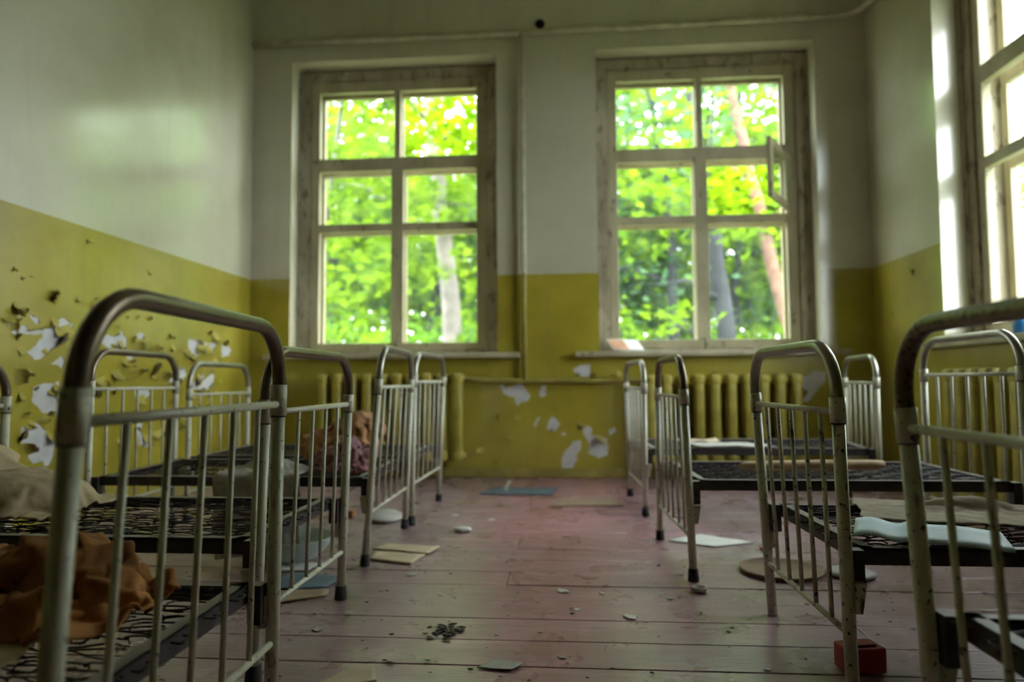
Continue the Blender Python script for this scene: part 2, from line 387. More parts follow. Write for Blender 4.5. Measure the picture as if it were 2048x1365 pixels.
LEFT_HOLES = [
    [(2.586, 0.908), (2.649, 0.902), (2.704, 0.888), (2.777, 0.884), (2.785, 0.894), (2.886, 0.951), (2.960, 0.928), (2.935, 0.866), (2.909, 0.838), (2.848, 0.818), (2.815, 0.794), (2.774, 0.761), (2.734, 0.756), (2.709, 0.777), (2.682, 0.782), (2.739, 0.816), (2.778, 0.856), (2.770, 0.871), (2.690, 0.859), (2.629, 0.852), (2.598, 0.880)],
    [(2.698, 0.946), (2.750, 0.936), (2.755, 0.917), (2.735, 0.909), (2.710, 0.929)],
    [(2.830, 0.740), (2.889, 0.778), (2.913, 0.752), (2.896, 0.719)],
    [(2.735, 0.642), (2.796, 0.657), (2.881, 0.667), (2.897, 0.504), (2.836, 0.507), (2.793, 0.528), (2.742, 0.568), (2.726, 0.587), (2.732, 0.617)],
    [(2.676, 0.473), (2.722, 0.495), (2.787, 0.472), (2.831, 0.431), (2.876, 0.389), (2.853, 0.315), (2.837, 0.298), (2.812, 0.298), (2.802, 0.321), (2.746, 0.315), (2.721, 0.342), (2.699, 0.387), (2.670, 0.438)],
    [(3.115, 0.870), (3.161, 0.891), (3.248, 0.890), (3.303, 0.919), (3.340, 0.884), (3.342, 0.832), (3.273, 0.821), (3.207, 0.811), (3.163, 0.845), (3.121, 0.857)],
    [(3.423, 0.913), (3.459, 0.927), (3.492, 0.914), (3.474, 0.885), (3.436, 0.890)],
    [(3.918, 0.916), (4.046, 0.924), (4.061, 0.898), (4.007, 0.873), (4.043, 0.831), (3.996, 0.807), (3.941, 0.834), (3.913, 0.876)],
    [(4.089, 0.908), (4.221, 0.923), (4.252, 0.893), (4.179, 0.851), (4.120, 0.864)],
    [(4.314, 0.897), (4.378, 0.916), (4.445, 0.879), (4.413, 0.829), (4.333, 0.818), (4.308, 0.865)],
    [(3.675, 0.694), (3.756, 0.719), (3.816, 0.755), (3.893, 0.739), (3.907, 0.703), (3.869, 0.674), (3.783, 0.660), (3.711, 0.660)],
    [(3.975, 0.660), (4.069, 0.690), (4.124, 0.743), (4.183, 0.729), (4.229, 0.698), (4.202, 0.637), (4.144, 0.607), (4.072, 0.623), (4.046, 0.564), (3.992, 0.551), (3.963, 0.609)],
    [(3.419, 0.629), (3.533, 0.622), (3.556, 0.595), (3.493, 0.571), (3.421, 0.585)],
    [(3.436, 0.453), (3.498, 0.442), (3.479, 0.399), (3.533, 0.369), (3.577, 0.346), (3.589, 0.313), (3.525, 0.312), (3.472, 0.330), (3.460, 0.375), (3.428, 0.415)],
    [(3.343, 0.791), (3.402, 0.796), (3.393, 0.777), (3.353, 0.775)],
]
BACK_HOLES = [
    [(-0.471, 0.619), (-0.420, 0.644), (-0.317, 0.651), (-0.295, 0.610), (-0.252, 0.552), (-0.267, 0.516), (-0.311, 0.509), (-0.340, 0.480), (-0.355, 0.509), (-0.362, 0.545), (-0.435, 0.567)],
    [(-0.190, 0.581), (-0.171, 0.624), (-0.142, 0.624), (-0.143, 0.551), (-0.187, 0.548)],
    [(-0.138, 0.320), (-0.115, 0.403), (-0.079, 0.400), (-0.044, 0.356), (-0.080, 0.313)],
    [(-0.232, 0.349), (-0.202, 0.407), (-0.184, 0.403), (-0.207, 0.338)],
    [(-0.043, 0.120), (0.005, 0.198), (0.034, 0.241), (0.085, 0.249), (0.091, 0.206), (0.069, 0.148), (0.054, 0.105), (0.018, 0.048), (-0.032, 0.055)],
    [(0.058, 0.378), (0.086, 0.356), (0.165, 0.334), (0.164, 0.277), (0.264, 0.263), (0.277, 0.199), (0.269, 0.149), (0.212, 0.127), (0.141, 0.156), (0.142, 0.234), (0.114, 0.277), (0.100, 0.327)],
    [(0.279, 0.320), (0.315, 0.341), (0.329, 0.316), (0.285, 0.277)],
    [(0.036, 0.732), (0.076, 0.753), (0.163, 0.760), (0.155, 0.680), (0.097, 0.680), (0.061, 0.702)],
    [(-0.044, 0.299), (-0.008, 0.299), (-0.016, 0.281), (-0.041, 0.284)],
    [(1.519, 0.695), (1.585, 0.675), (1.624, 0.704), (1.708, 0.704), (1.706, 0.636), (1.657, 0.578), (1.589, 0.501), (1.542, 0.510), (1.563, 0.578), (1.521, 0.608)],
]
LEFT_FLAKES = [(2.87, 1.03, 0.084), (3.08, 0.72, 0.067), (2.60, 0.89, 0.057), (2.64, 0.95, 0.048), (2.85, 0.94, 0.073), (2.72, 0.71, 0.059), (2.76, 0.63, 0.040), (3.16, 0.84, 0.069), (3.29, 0.87, 0.072), (3.34, 0.78, 0.085), (3.50, 0.89, 0.046), (3.59, 0.86, 0.058), (3.75, 0.94, 0.082), (3.76, 0.87, 0.069), (3.55, 0.78, 0.078), (3.26, 0.72, 0.107), (3.40, 0.67, 0.112), (3.60, 0.71, 0.105), (3.67, 0.67, 0.094), (3.47, 0.59, 0.101), (4.11, 0.89, 0.090), (4.23, 0.98, 0.077), (4.39, 0.91, 0.080), (4.30, 0.84, 0.063), (4.17, 0.96, 0.061), (3.91, 0.85, 0.086), (4.09, 0.72, 0.134), (3.95, 0.61, 0.086), (3.15, 0.60, 0.058), (3.20, 0.48, 0.070), (3.31, 0.37, 0.073), (3.70, 0.36, 0.095), (3.52, 0.38, 0.090), (2.66, 0.81, 0.058), (2.58, 0.93, 0.066), (2.79, 0.52, 0.061), (2.73, 0.50, 0.040), (3.23, 0.97, 0.028), (3.33, 0.99, 0.024), (3.41, 0.99, 0.030), (3.54, 1.00, 0.036), (3.27, 0.95, 0.024), (3.05, 1.34, 0.056), (3.53, 1.27, 0.051), (2.62, 1.13, 0.029), (2.66, 1.09, 0.023), (2.70, 1.11, 0.020), (3.80, 0.41, 0.069), (4.25, 0.35, 0.062)]
BACK_FLAKES = [(0.16, 0.68, 0.082), (-0.57, 0.18, 0.091), (-0.51, 0.13, 0.082), (-0.34, 0.42, 0.058), (-0.33, 0.15, 0.074), (-0.38, 0.25, 0.082), (0.36, 0.71, 0.058), (0.31, 0.69, 0.041), (-0.48, 0.41, 0.041), (-0.58, 0.53, 0.033), (0.99, 0.74, 0.074)]
_r = random.Random(91)
LEFT_FLAKES += [(_r.uniform(2.5, 4.35), min(1.05, max(0.3, _r.gauss(0.72, 0.18))), _r.uniform(0.035, 0.10)) for _ in range(70)]
def peel(parent, outline, raw, flakes, seed, nf):
    rnd = random.Random(seed); loops = [jag(h, rnd) for h in raw]
    o = obj('paint_coat', coat(outline, loops), 'yellow', parent)
    # bare plaster showing inside each hole
    for L in raw:
        bm = new(); vs_ = [bm.verts.new((a, -0.0006, b)) for a, b in L]
        f = bm.faces.new(vs_); f.normal_update()
        if f.normal.y > 0: f.normal_flip()
        r = bmesh.ops.inset_region(bm, faces=[f], thickness=-0.0) if False else None
        c = sum((v.co for v in vs_), Vector()) / len(vs_)
        for v in vs_: v.co = c + (v.co - c) * 1.12; v.co.y = -0.0006
        bmesh.ops.triangulate(bm, faces=bm.faces[:])
        obj('bare_plaster', bm, 'plaster', parent)
    for L in loops:                                     # tongues still hanging on the rim of each hole
        n = len(L); c = sum(L, Vector((0, 0))) / n
        size = sum((p - c).length for p in L) / n
        for q in range(max(1, int(nf * size / 0.07))):
            i = rnd.randrange(n); a = L[i]; b = L[(i + max(2, n // 9)) % n]
            mid = (a + b) / 2; d = c - mid
            if d.length < 1e-4: continue
            rt = (b - a) / 2; d = d.normalized(); mid = mid - d * 0.004
            flake(parent, mid, rt, d, min(size * rnd.uniform(0.35, 0.7), 0.06), rnd.uniform(1.2, 2.6), rnd)
    for u, z, s in flakes:
        a = rnd.choice((-1.57, -1.57, -1.2, -2.0, 1.4, 0.4, 2.8)) + rnd.uniform(-0.4, 0.4)
        d = Vector((math.cos(a), math.sin(a))); rt = Vector((-d.y, d.x)) * s * rnd.uniform(0.3, 0.5)
        flake(parent, (u, z), rt, d, s * rnd.uniform(0.55, 0.9), rnd.uniform(0.7, 1.7), rnd, 0.004)
ol = [(XL, 0), (XR, 0), (XR, DADO)]
for a, b in reversed(WIN_BACK): ol += [(b, DADO), (b, WZ0), (a, WZ0), (a, DADO)]
ol += [(XL, DADO)]
peel(wall_back, ol, BACK_HOLES, BACK_FLAKES, 11, 1.6)
peel(wall_left, [(Y0, 0), (D, 0), (D, DADO), (Y0, DADO)], LEFT_HOLES, LEFT_FLAKES, 12, 2.2)
ol = [(-D, 0), (-Y0, 0), (-Y0, DADO)]
for a, b in WIN_RIGHT[::-1]: ol += [(-a, DADO), (-a, WZ0), (-b, WZ0), (-b, DADO)]
ol += [(-D, DADO)]
peel(wall_right, ol, [[(-3.80, 0.20), (-3.72, 0.24), (-3.66, 0.16), (-3.72, 0.08), (-3.79, 0.1)]], [(-4.2, 1.27, 0.05), (-4.45, 1.05, 0.03)], 13, 1.5)
bm = new(); bmesh.ops.create_grid(bm, x_segments=1, y_segments=1, size=0.5)
bm.free()
for nm, w_, a, b in (('baseboard_back', wall_back, XL + 0.02, XR - 0.02), ('baseboard_left', wall_left, Y0, D - 0.02), ('baseboard_right', wall_right, -D + 0.02, -Y0)):
    bm = new(); box(bm, (a, -0.022, 0.001), (b, -0.0005, 0.062), 0.005)
    o = obj(nm, bm, 'pipe'); o.location = w_.location; o.rotation_euler = w_.rotation_euler; tag(o, kind='structure')

# ------------------------------------------------------------------ windows
def window(idx, host, u0, missing=(), opened=None):
    """double-sash casement, six lights; local frame of its wall"""
    W = 1.481
    root = empty('window_%d' % idx, host.location); root.rotation_euler = host.rotation_euler; tag(root, kind='structure')
    def bar(name, a, b, c, d, y0, y1, par=root, bev=0.006, mat='window'):
        bm = new(); box(bm, (u0 + a, y0, c), (u0 + b, y1, d), bev); return obj(name, bm, mat, par)
    ya, yb = 0.142, 0.20
    # casing nailed into the opening
    for a, b, c, d in ((0.004, 0.086, WZ0, 2.96), (W - 0.086, W - 0.004, WZ0, 2.96), (0.086, W - 0.086, 2.885, 2.96), (0.086, W - 0.086, WZ0, 0.872)):
        bar('casing', a, b, c, d, ya, 0.34, mat='casing')
    for b_, c_ in ((0.004, 0.022), (W - 0.022, W - 0.004)):
        bar('casing_bead', b_, c_, WZ0, 2.96, ya - 0.016, ya, mat='casing')
    for layer, (y0, y1, thin) in enumerate(((ya + 0.012, yb, 0.0), (0.285, 0.325, 0.008))):
        nm = ('sash', 'outer_sash')[layer]
        bm = new()
        box(bm, (u0 + 0.09, y0, 0.873), (u0 + 0.152 - thin, y1, 2.882), 0.005); s = obj(nm, bm, 'window', root)
        B = lambda a, b, c, d: bar('sash_bar', a, b, c, d, y0, y1, s, 0.005)
        B(1.318 + thin, W - 0.09, 0.873, 2.882)                                  # right stile
        B(0.152 - thin, 1.318 + thin, 0.873, 0.935 - thin)                       # bottom rail
        B(0.152 - thin, 1.318 + thin, 2.80 + thin, 2.882)                        # top rail
        B(0.152 - thin, 1.318 + thin, 2.207, 2.303)                              # transom
        B(0.69 + thin, 0.78 - thin, 0.935 - thin, 2.207)                         # meeting stiles
        B(0.712 + thin, 0.758 - thin, 2.303, 2.80 + thin)                        # upper mullion
        B(0.152 - thin, 0.69 + thin, 1.752, 1.812); B(0.78 - thin, 1.318 + thin, 1.752, 1.812)
    lights = [(0.152, 0.69, 0.935, 1.752), (0.78, 1.318, 0.935, 1.752), (0.152, 0.69, 1.812, 2.207), (0.78, 1.318, 1.812, 2.207), (0.152, 0.712, 2.303, 2.80), (0.758, 1.318, 2.303, 2.80)]
    for i, (a, b, c, d) in enumerate(lights):
        if i in missing: continue
        bm = new(); box(bm, (u0 + a + 0.001, 0.298, c + 0.001), (u0 + b - 0.001, 0.301, d - 0.001)); obj('pane', bm, 'glass', root)
    if opened:                                                                   # small ventilation casement standing open into the room
        a, b, c, d = lights[opened]; w = b - a - 0.03
        pv = empty('open_vent', (u0 + b + 0.004, ya - 0.004, (c + d) / 2), opened_angle); pv.parent = root
        hh = (d - c) / 2 - 0.002
        for q in ((-w, -w + 0.05, -hh, hh), (-0.05, 0, -hh, hh), (-w + 0.05, -0.05, hh - 0.045, hh), (-w + 0.05, -0.05, -hh, -hh + 0.045)):
            bm = new(); box(bm, (q[0], -0.03, q[2]), (q[1], 0.0, q[3]), 0.004); obj('vent_frame', bm, 'window', pv)
        bm = new(); box(bm, (-w + 0.05, -0.017, -hh + 0.045), (-0.05, -0.014, hh - 0.045)); obj('vent_pane', bm, 'glass', pv)
    bm = new(); tube(bm, [(u0 + 0.735, ya + 0.012, 0.94), (u0 + 0.735, ya - 0.02, 0.94), (u0 + 0.735, ya - 0.022, 0.87)], 0.005, 8); obj('latch', bm, 'iron', root)
    bm = new(); box(bm, (u0 - 0.165, -0.075, 0.815), (u0 + W + 0.155, 0.0, 0.849), 0.006); s = obj('window_sill', bm, 'window', root)
    bm = new(); box(bm, (u0 + 0.001, 0.0, 0.815), (u0 + W - 0.001, ya, 0.8505)); obj('sill_board', bm, 'window', s)
    return root
opened_angle = 1.03
window(1, wall_back, WIN_BACK[0][0], missing=(5,))
window(2, wall_back, WIN_BACK[1][0], missing=(3,), opened=3)
window(3, wall_right, -WIN_RIGHT[0][1])

# ------------------------------------------------------------------ radiators and pipes
def radiator_section():
    bm = new()
    for y0, y1 in ((-0.055, -0.008), (0.008, 0.055)):
        box(bm, (-0.030, y0, 0.04), (0.030, y1, 0.55), 0.018)
    for z0, z1 in ((0.0, 0.075), (0.515, 0.59)):
        box(bm, (-0.036, -0.058, z0), (0.036, 0.058, z1), 0.022)
    for z in (0.035, 0.555):
        tube(bm, [(-0.052, 0, z), (0.052, 0, z)], 0.022, 10)
    bm.normal_update(); me = bpy.data.meshes.new('section'); bm.to_mesh(me); bm.free()
    for p in me.polygons: p.use_smooth = True
    return me
SEC = radiator_section()
def radiator(host, u0, n, z0, label, pitch=0.1035):
    r = empty('radiator', host.location); r.rotation_euler = host.rotation_euler
    for i in range(n): link('section', SEC, 'radiator', r, (u0 + i * pitch, -0.10, z0))
    for i in (1, n - 2):
        bm = new(); tube(bm, [(u0 + (i + 0.5) * pitch, 0, z0 + 0.555), (u0 + (i + 0.5) * pitch, -0.1, z0 + 0.555)], 0.008, 8); obj('bracket', bm, 'pipe', r)
    tag(r, label, 'radiator', 'cast iron radiators'); return r
radiator(wall_back, -1.67, 10, 0.12, 'ochre cast iron radiator under the window facing the pale leaning trunk')
radiator(wall_back, 0.55, 10, 0.10, 'ochre cast iron radiator under the window with the open vent')
radiator(wall_right, -3.60, 11, 0.11, 'ochre cast iron radiator with pale top edge on the right side wall')
def pipe(label, pts, r, mat, seg=12):
    o = tubeobj('heating_pipe', pts, r, mat, None, seg, pts[0]); o.location = pts[0]; return tag(o, label, 'pipe')
yb = D - 0.035
pipe('long whitewashed pipe running along the wall above both windows', [(XL + 0.01, yb, 3.105), (-0.6, yb, 3.098), (0.5, yb, 3.10), (1.78, yb, 3.112), (1.9, yb - 0.02, 3.112), (1.97, yb - 0.08, 3.112), (1.995, yb - 0.2, 3.11), (2.0, yb - 1.2, 3.12), (2.0, 1.0, 3.12)], 0.021, 'pipe_white')
vp = pipe('thin vertical pipe between the two windows, painted white above and ochre below', [(-0.288, yb - 0.005, 0.66), (-0.288, yb - 0.005, 1.39), (-0.288, yb - 0.005, 3.1)], 0.017, 'pipe_white')
vp.data.materials.append(M['pipe'])
for p in vp.data.polygons:
    if p.center.z < 0.73: p.material_index = 1
pipe('horizontal ochre pipe joining the two radiators under the windows', [(-0.70, D - 0.10, 0.675), (-0.62, D - 0.06, 0.664), (-0.5, yb, 0.66), (-0.288, yb, 0.655), (0.25, yb, 0.652), (0.40, D - 0.06, 0.65), (0.50, D - 0.1, 0.655)], 0.016, 'pipe')
bm = new(); lathe(bm, [(0.03, 0.0), (0.034, 0.012), (0.022, 0.016), (0.02, 0.004)], 20)
o = obj('wall_socket_hole', bm, 'black'); o.location = (-0.162, D - 0.0005, 3.168); o.rotation_euler = (H, 0, 0)
tag(o, 'small round black hole ring in the wall just above the long pipe', 'wall hole')

# ------------------------------------------------------------------ children's cots
def cot_frame(bed, name, org, n, f, hz, bare, paint, side, caps=True, R=0.105):
    """one end frame: n/f = (x at floor, x at rail height, y) of its near and far post; hz = bottom rail, top rail, collar top, arch top"""
    zb, zr, zc, za = hz; O = Vector(org)
    def P(q, z, dy=0.0): return Vector((q[0] + (q[1] - q[0]) * z / 0.6, q[2] + dy, z))
    def S(s, z): return P(n, z).lerp(P(f, z), s) - O
    w = f[2] - n[2]; rr = min(R, za - zc - 0.005); zt = za - 0.013
    pts = [S(0, zc - 0.01), S(0, zt - rr)]
    for k in range(1, 9):
        a = k / 8 * H; pts.append(S((rr - rr * math.cos(a)) / w, zt - rr + rr * math.sin(a)))
    for k in range(8, -1, -1):
        a = k / 8 * H; pts.append(S(1 - (rr - rr * math.cos(a)) / w, zt - rr + rr * math.sin(a)))
    pts.append(S(1, zc - 0.01))
    bm = new(); tube(bm, pts, 0.0132, 14); fr = obj(name, bm, bare, bed)
    T = lambda nm, a, b, r, m_, seg=10: tubeobj(nm, [a, b], r, m_, fr, seg)
    z0 = 0.035 if caps else 0.001
    for s in (0, 1):
        T('post', S(s, z0), S(s, zr - 0.015), 0.013, paint, 14)
        T('collar', S(s, zr - 0.022), S(s, zc), 0.0157, paint, 16)
        T('seam_ring', S(s, zr - 0.0245), S(s, zr - 0.021), 0.0148, 'wire', 14)
        if caps: tubeobj('foot_cap', [S(s, 0.0005), S(s, 0.004), S(s, 0.04)], [0.0175, 0.0185, 0.0160], 'rubber', fr, 12)
        # welded hook socket, tapering downwards, on the bed side of the post
        c = S(s, 0.225); y = c.y; x0 = c.x + side * 0.010; x1 = c.x + side * 0.032
        bm = new(); vs_ = box(bm, (min(x0, x1), y - 0.016, 0.185), (max(x0, x1), y + 0.016, 0.245), 0)
        for v in vs_:
            if v.co.z < 0.2: v.co.x = x0 + (v.co.x - x0) * 0.62; v.co.y = y + (v.co.y - y) * 0.8
        obj('hook_socket', bm, paint, fr)
    T('rail', S(0, zr), S(1, zr), 0.0070, paint)
    T('rail', S(0, zb), S(1, zb), 0.0066, paint)
    for i in range(5):
        s = (i + 1) / 6; T('rung', S(s, zb), S(s, zr), 0.0052, paint, 9)
    return fr
def spring_link():
    bm = new()
    for sgn, z in ((1, 0.0), (-1, 0.004)):
        pts = [(0.060, 0.017 * sgn, z), (0.048, 0.0185 * sgn, z), (0.020, 0.0145 * sgn, z + 0.001), (-0.010, 0.0055 * sgn, z + 0.003), (-0.026, 0.004 * sgn, z + 0.002), (-0.037, 0.0075 * sgn, z), (-0.043, 0.0, z - 0.003)]
        tube(bm, pts, 0.0017, 5)
    tube(bm, [(0.052, -0.019, 0.003), (0.058, 0.0, 0.006), (0.052, 0.019, 0.003)], 0.0017, 5)
    bm.normal_update(); me = bpy.data.meshes.new('spring_link'); bm.to_mesh(me); bm.free(); return me
LINK = spring_link()
def rail_bar(name, a, b, h, bed, flange):
    """angle-iron bar from a to b (top edge), flange = inward unit vector"""
    a = Vector(a); b = Vector(b); fl = Vector(flange); t = 0.005; d = (b - a)
    bm = new()
    for off, wid, z0, z1 in ((0, t, -h, 0), (0, 0.026, -0.004, 0.0)):
        p = [a, b, b + fl * wid, a + fl * wid]
        lo = [bm.verts.new(q + Vector((0, 0, z0))) for q in p]; hi = [bm.verts.new(q + Vector((0, 0, z1))) for q in p]
        bm.faces.new(lo[::-1]); bm.faces.new(hi)
        for i in range(4): bm.faces.new((lo[i], lo[(i + 1) % 4], hi[(i + 1) % 4], hi[i]))
    bmesh.ops.recalc_face_normals(bm, faces=bm.faces[:])
    return obj(name, bm, 'iron', bed)
def cot(label, foot, head, zbase, detail, bare='bare', bare_head='bare', paint='enamel', seed=1, caps=True, sag=0.012):
    """foot/head = (near(x0,x1,y), far(x0,x1,y), heights)"""
    org = Vector(((foot[0][0] + head[0][0]) / 2, (foot[0][2] + foot[1][2]) / 2, 0))
    bed = empty('cot', org); tag(bed, label, 'bed', "children's iron cots")
    sd = -1 if head[0][0] < foot[0][0] else 1                    # +1: the bed runs to the right of its foot end
    cot_frame(bed, 'foot_frame', org, *foot, bare, paint, sd, caps)
    cot_frame(bed, 'head_frame', org, *head, bare_head, paint, -sd, caps)
    X = lambda q, z: q[0] + (q[1] - q[0]) * z / 0.6
    ins = 0.038; dy = 0.016
    c = [Vector((X(foot[0], zbase) + sd * ins, foot[0][2] + dy, zbase)), Vector((X(foot[1], zbase) + sd * ins, foot[1][2] - dy, zbase)),
         Vector((X(head[1], zbase) - sd * ins, head[1][2] - dy, zbase)), Vector((X(head[0], zbase) - sd * ins, head[0][2] + dy, zbase))]
    c = [q - org for q in c]
    rail_bar('base_rail', c[0], c[1], 0.034, bed, (sd, 0, 0)); rail_bar('base_rail', c[3], c[2], 0.034, bed, (-sd, 0, 0))
    rail_bar('base_rail', c[0], c[3], 0.034, bed, (0, 1, 0)); rail_bar('base_rail', c[1], c[2], 0.034, bed, (0, -1, 0))
    for i, q in enumerate(c):                                    # wedge hooks dropping into the sockets
        s = -sd if i < 2 else sd
        bm = new(); vs_ = box(bm, (min(q.x, q.x + s * 0.026), q.y - 0.014, zbase - 0.075), (max(q.x, q.x + s * 0.026), q.y + 0.014, zbase - 0.002))
        obj('hook', bm, 'iron', bed)
    rnd = random.Random(seed); nx, ny = 13, 12
    sheet = None
    def spot(i, j):
        u = (i + 0.5) / nx; v = (j + 0.5) / ny
        p = c[0].lerp(c[3], u).lerp(c[1].lerp(c[2], u), v)
        p.z -= 0.008 + sag * math.sin(math.pi * u) * math.sin(math.pi * v) * 2
        return p
    if detail == 'links':
        for i in range(nx):
            for j in range(ny):
                if rnd.random() < 0.05: continue
                o = link('spring_link', LINK, 'wire', bed, spot(i, j) + Vector((0, 0, rnd.uniform(-0.003, 0.003))))
                o.rotation_euler = (rnd.uniform(-0.1, 0.1), rnd.uniform(-0.05, 0.05), (math.pi if (i + j) % 2 else 0) + rnd.uniform(-0.1, 0.1))
    else:
        bm = new(); tmp = bmesh.new(); tmp.from_mesh(LINK); geo = [v.co.copy() for v in tmp.verts]; fs = [[v.index for v in f.verts] for f in tmp.faces]; tmp.free()
        for i in range(nx):
            for j in range(ny):
                R_ = Matrix.Rotation((math.pi if (i + j) % 2 else 0) + rnd.uniform(-0.1, 0.1), 3, 'Z'); p = spot(i, j)
                vv = [bm.verts.new(R_ @ g + p) for g in geo]
                for f in fs: bm.faces.new([vv[k] for k in f])
        tag(obj('spring_mesh', bm, 'wire', bed), kind='stuff')
    return bed
A_ = (0.141, 0.584, 0.614, 0.738); B_ = (0.182, 0.632, 0.664, 0.790); C_ = (0.156, 0.609, 0.647, 0.768)
# left row, from the viewer towards the windows
cot('cream iron cot with thick brown arch and crumpled rust-orange blanket on its springs',
    ((-0.567, -0.530, 0.70), (-0.569, -0.561, 1.30), C_), ((-1.66, -1.66, 0.70), (-1.66, -1.66, 1.30), C_), 0.272, 'links', seed=3)
cot('cream iron cot with a slumped dirty beige pillow at its head',
    ((-0.686, -0.668, 1.478), (-0.687, -0.667, 2.057), A_), ((-1.79, -1.79, 1.478), (-1.79, -1.786, 2.06), A_), 0.305, 'links', 'bare', seed=4)
cot('cream iron cot piled with orange, pink and grey bedding by the left wall',
    ((-0.725, -0.681, 2.431), (-0.728, -0.703, 3.05), B_), ((-1.775, -1.772, 2.43), (-1.81, -1.808, 3.05), B_), 0.308, 'stuff', 'bare_grey', seed=5)
cot('empty cream iron cot standing against the cot piled with orange and pink bedding',
    ((-0.716, -0.703, 3.125), (-0.708, -0.685, 3.75), (0.184, 0.652, 0.68, 0.797)), ((-1.79, -1.788, 3.13), (-1.80, -1.797, 3.75), (0.14, 0.598, 0.63, 0.76)), 0.310, 'stuff', 'bare_grey', 'bare_grey', seed=6)
# right row
cot('cream iron cot under the window with the open vent, grey papers on its springs',
    ((0.370, 0.374, 3.39), (0.350, 0.338, 3.97), (0.13, 0.612, 0.64, 0.758)), ((1.464, 1.464, 3.39), (1.545, 1.545, 3.97), (0.15, 0.632, 0.66, 0.775)), 0.322, 'stuff', 'bare_grey', 'bare_grey', seed=7)
cot('cream iron cot with a pale wooden pole lying across its springs',
    ((0.402, 0.384, 2.306), (0.372, 0.375, 2.889), (0.14, 0.594, 0.622, 0.742)), ((1.44, 1.44, 2.306), (1.432, 1.432, 2.889), (0.18, 0.665, 0.69, 0.815)), 0.322, 'stuff', 'bare', 'bare_grey', seed=8)
cot('chipped cream iron cot with an open pale blue book on its springs',
    ((0.560, 0.548, 1.45), (0.561, 0.531, 1.994), A_), ((1.62, 1.62, 1.45), (1.62, 1.62, 1.994), A_), 0.308, 'links', 'bare_grey', paint='enamel_old', seed=9, caps=False)
cot('rust-speckled cream iron cot with empty springs beside the cot holding the blue book',
    ((0.535, 0.507, 0.50), (0.541, 0.507, 1.08), (0.14, 0.577, 0.607, 0.740)), ((1.62, 1.62, 0.50), (1.62, 1.62, 1.08), A_), 0.312, 'links', 'bare_rust', paint='enamel_old', seed=10)

# ------------------------------------------------------------------ bedding
def drape(name, label, cat, c, w, h, n, squeeze, lift, solids, mat, seed, rz=0.0, frames=30, selfc=False, amp=0.035, bend=0.4, thick=0.005):
    """let a creased rectangle of cloth (w x h) fall and settle over simple solids, then keep the settled shape"""
    off = Vector((seed * 3.1, seed * 7.7, 0)); ny = max(4, int(n * h / w)); V = []; Rr = []; Fc = []
    for j in range(ny + 1):
        for i in range(n + 1):
            x = (i / n - 0.5) * w; y = (j / ny - 0.5) * h; p = Vector((x, y, 0)); Rr.append((x, y, 0))
            z = lift(x, y) + amp * noise.noise(p * 9 + off) + amp * 0.6 * noise.noise(p * 21 + off)
            V.append((x * squeeze[0] + 0.015 * noise.noise(p * 11 + off * 2), y * squeeze[1] + 0.015 * noise.noise(p * 11 - off), z + 0.02 + amp))
    for j in range(ny):
        for i in range(n):
            k = j * (n + 1) + i; Fc.append((k, k + 1, k + n + 2, k + n + 1))
    me = bpy.data.meshes.new(name); me.from_pydata(V, [], Fc); o = link(name, me, mat)
    o.shape_key_add(name='Basis'); key = o.shape_key_add(name='Rest', from_mix=False)
    for i, r in enumerate(Rr): key.data[i].co = r
    md = o.modifiers.new('cloth', 'CLOTH'); s = md.settings
    s.rest_shape_key = key; s.quality = 5; s.mass = 0.15; s.tension_stiffness = 15; s.compression_stiffness = 15; s.shear_stiffness = 5; s.bending_stiffness = bend; s.air_damping = 2
    cs = md.collision_settings; cs.use_collision = True; cs.distance_min = 0.004; cs.collision_quality = 2; cs.use_self_collision = selfc; cs.self_distance_min = 0.004
    tmp = []
    for kind, p, r in solids:
        bm = new()
        if kind == 'box': box(bm, p, r)
        else:
            bmesh.ops.create_icosphere(bm, subdivisions=3, radius=1.0)
            for v in bm.verts: v.co = Vector((p[0] + v.co.x * r[0], p[1] + v.co.y * r[1], p[2] + v.co.z * r[2]))
        t = obj('form', bm, 'black'); t.modifiers.new('c', 'COLLISION'); t.collision.thickness_outer = 0.004; t.collision.cloth_friction = 25; tmp.append(t)
    md.point_cache.frame_start = 1; md.point_cache.frame_end = frames + 1
    for f in range(1, frames + 1): scene.frame_set(f)
    ev = o.evaluated_get(bpy.context.evaluated_depsgraph_get()); out = bpy.data.meshes.new_from_object(ev); out.name = name
    for t in tmp + [o]: bpy.data.objects.remove(t)
    scene.frame_set(1)
    for p in out.polygons: p.use_smooth = True
    o = link(name, out, mat, None, c); o.rotation_euler = (0, 0, rz)
    sd = o.modifiers.new('cloth_thickness', 'SOLIDIFY'); sd.thickness = thick; sd.offset = 0
    sb = o.modifiers.new('soft', 'SUBSURF'); sb.levels = 1; sb.render_levels = 1
    return tag(o, label, cat)
BED = ('box', (-1.2, -0.6, -0.1), (1.2, 0.8, 0.0))
drape('crumpled_blanket', 'crumpled rust-orange blanket on the springs of the cot with the thick brown arch', 'blanket', (-0.865, 1.065, 0.272), 0.78, 0.62, 52, (0.58, 0.50), lambda x, y: 0.12 - 0.1 * abs(y),
      [BED, ('ball', (0.03, 0.03, 0.0), (0.13, 0.06, 0.115)), ('ball', (-0.13, 0.02, 0.0), (0.12, 0.06, 0.08))], 'orange', 2, -0.12, 30, True, amp=0.045, bend=0.06)
drape('canvas_sheet', 'tan canvas sheet spread beside the rust-orange blanket', 'cloth', (-0.97, 0.93, 0.270), 0.46, 0.22, 36, (0.92, 0.9), lambda x, y: 0.0, [BED], 'beige', 3, 0.05, 22, amp=0.02)
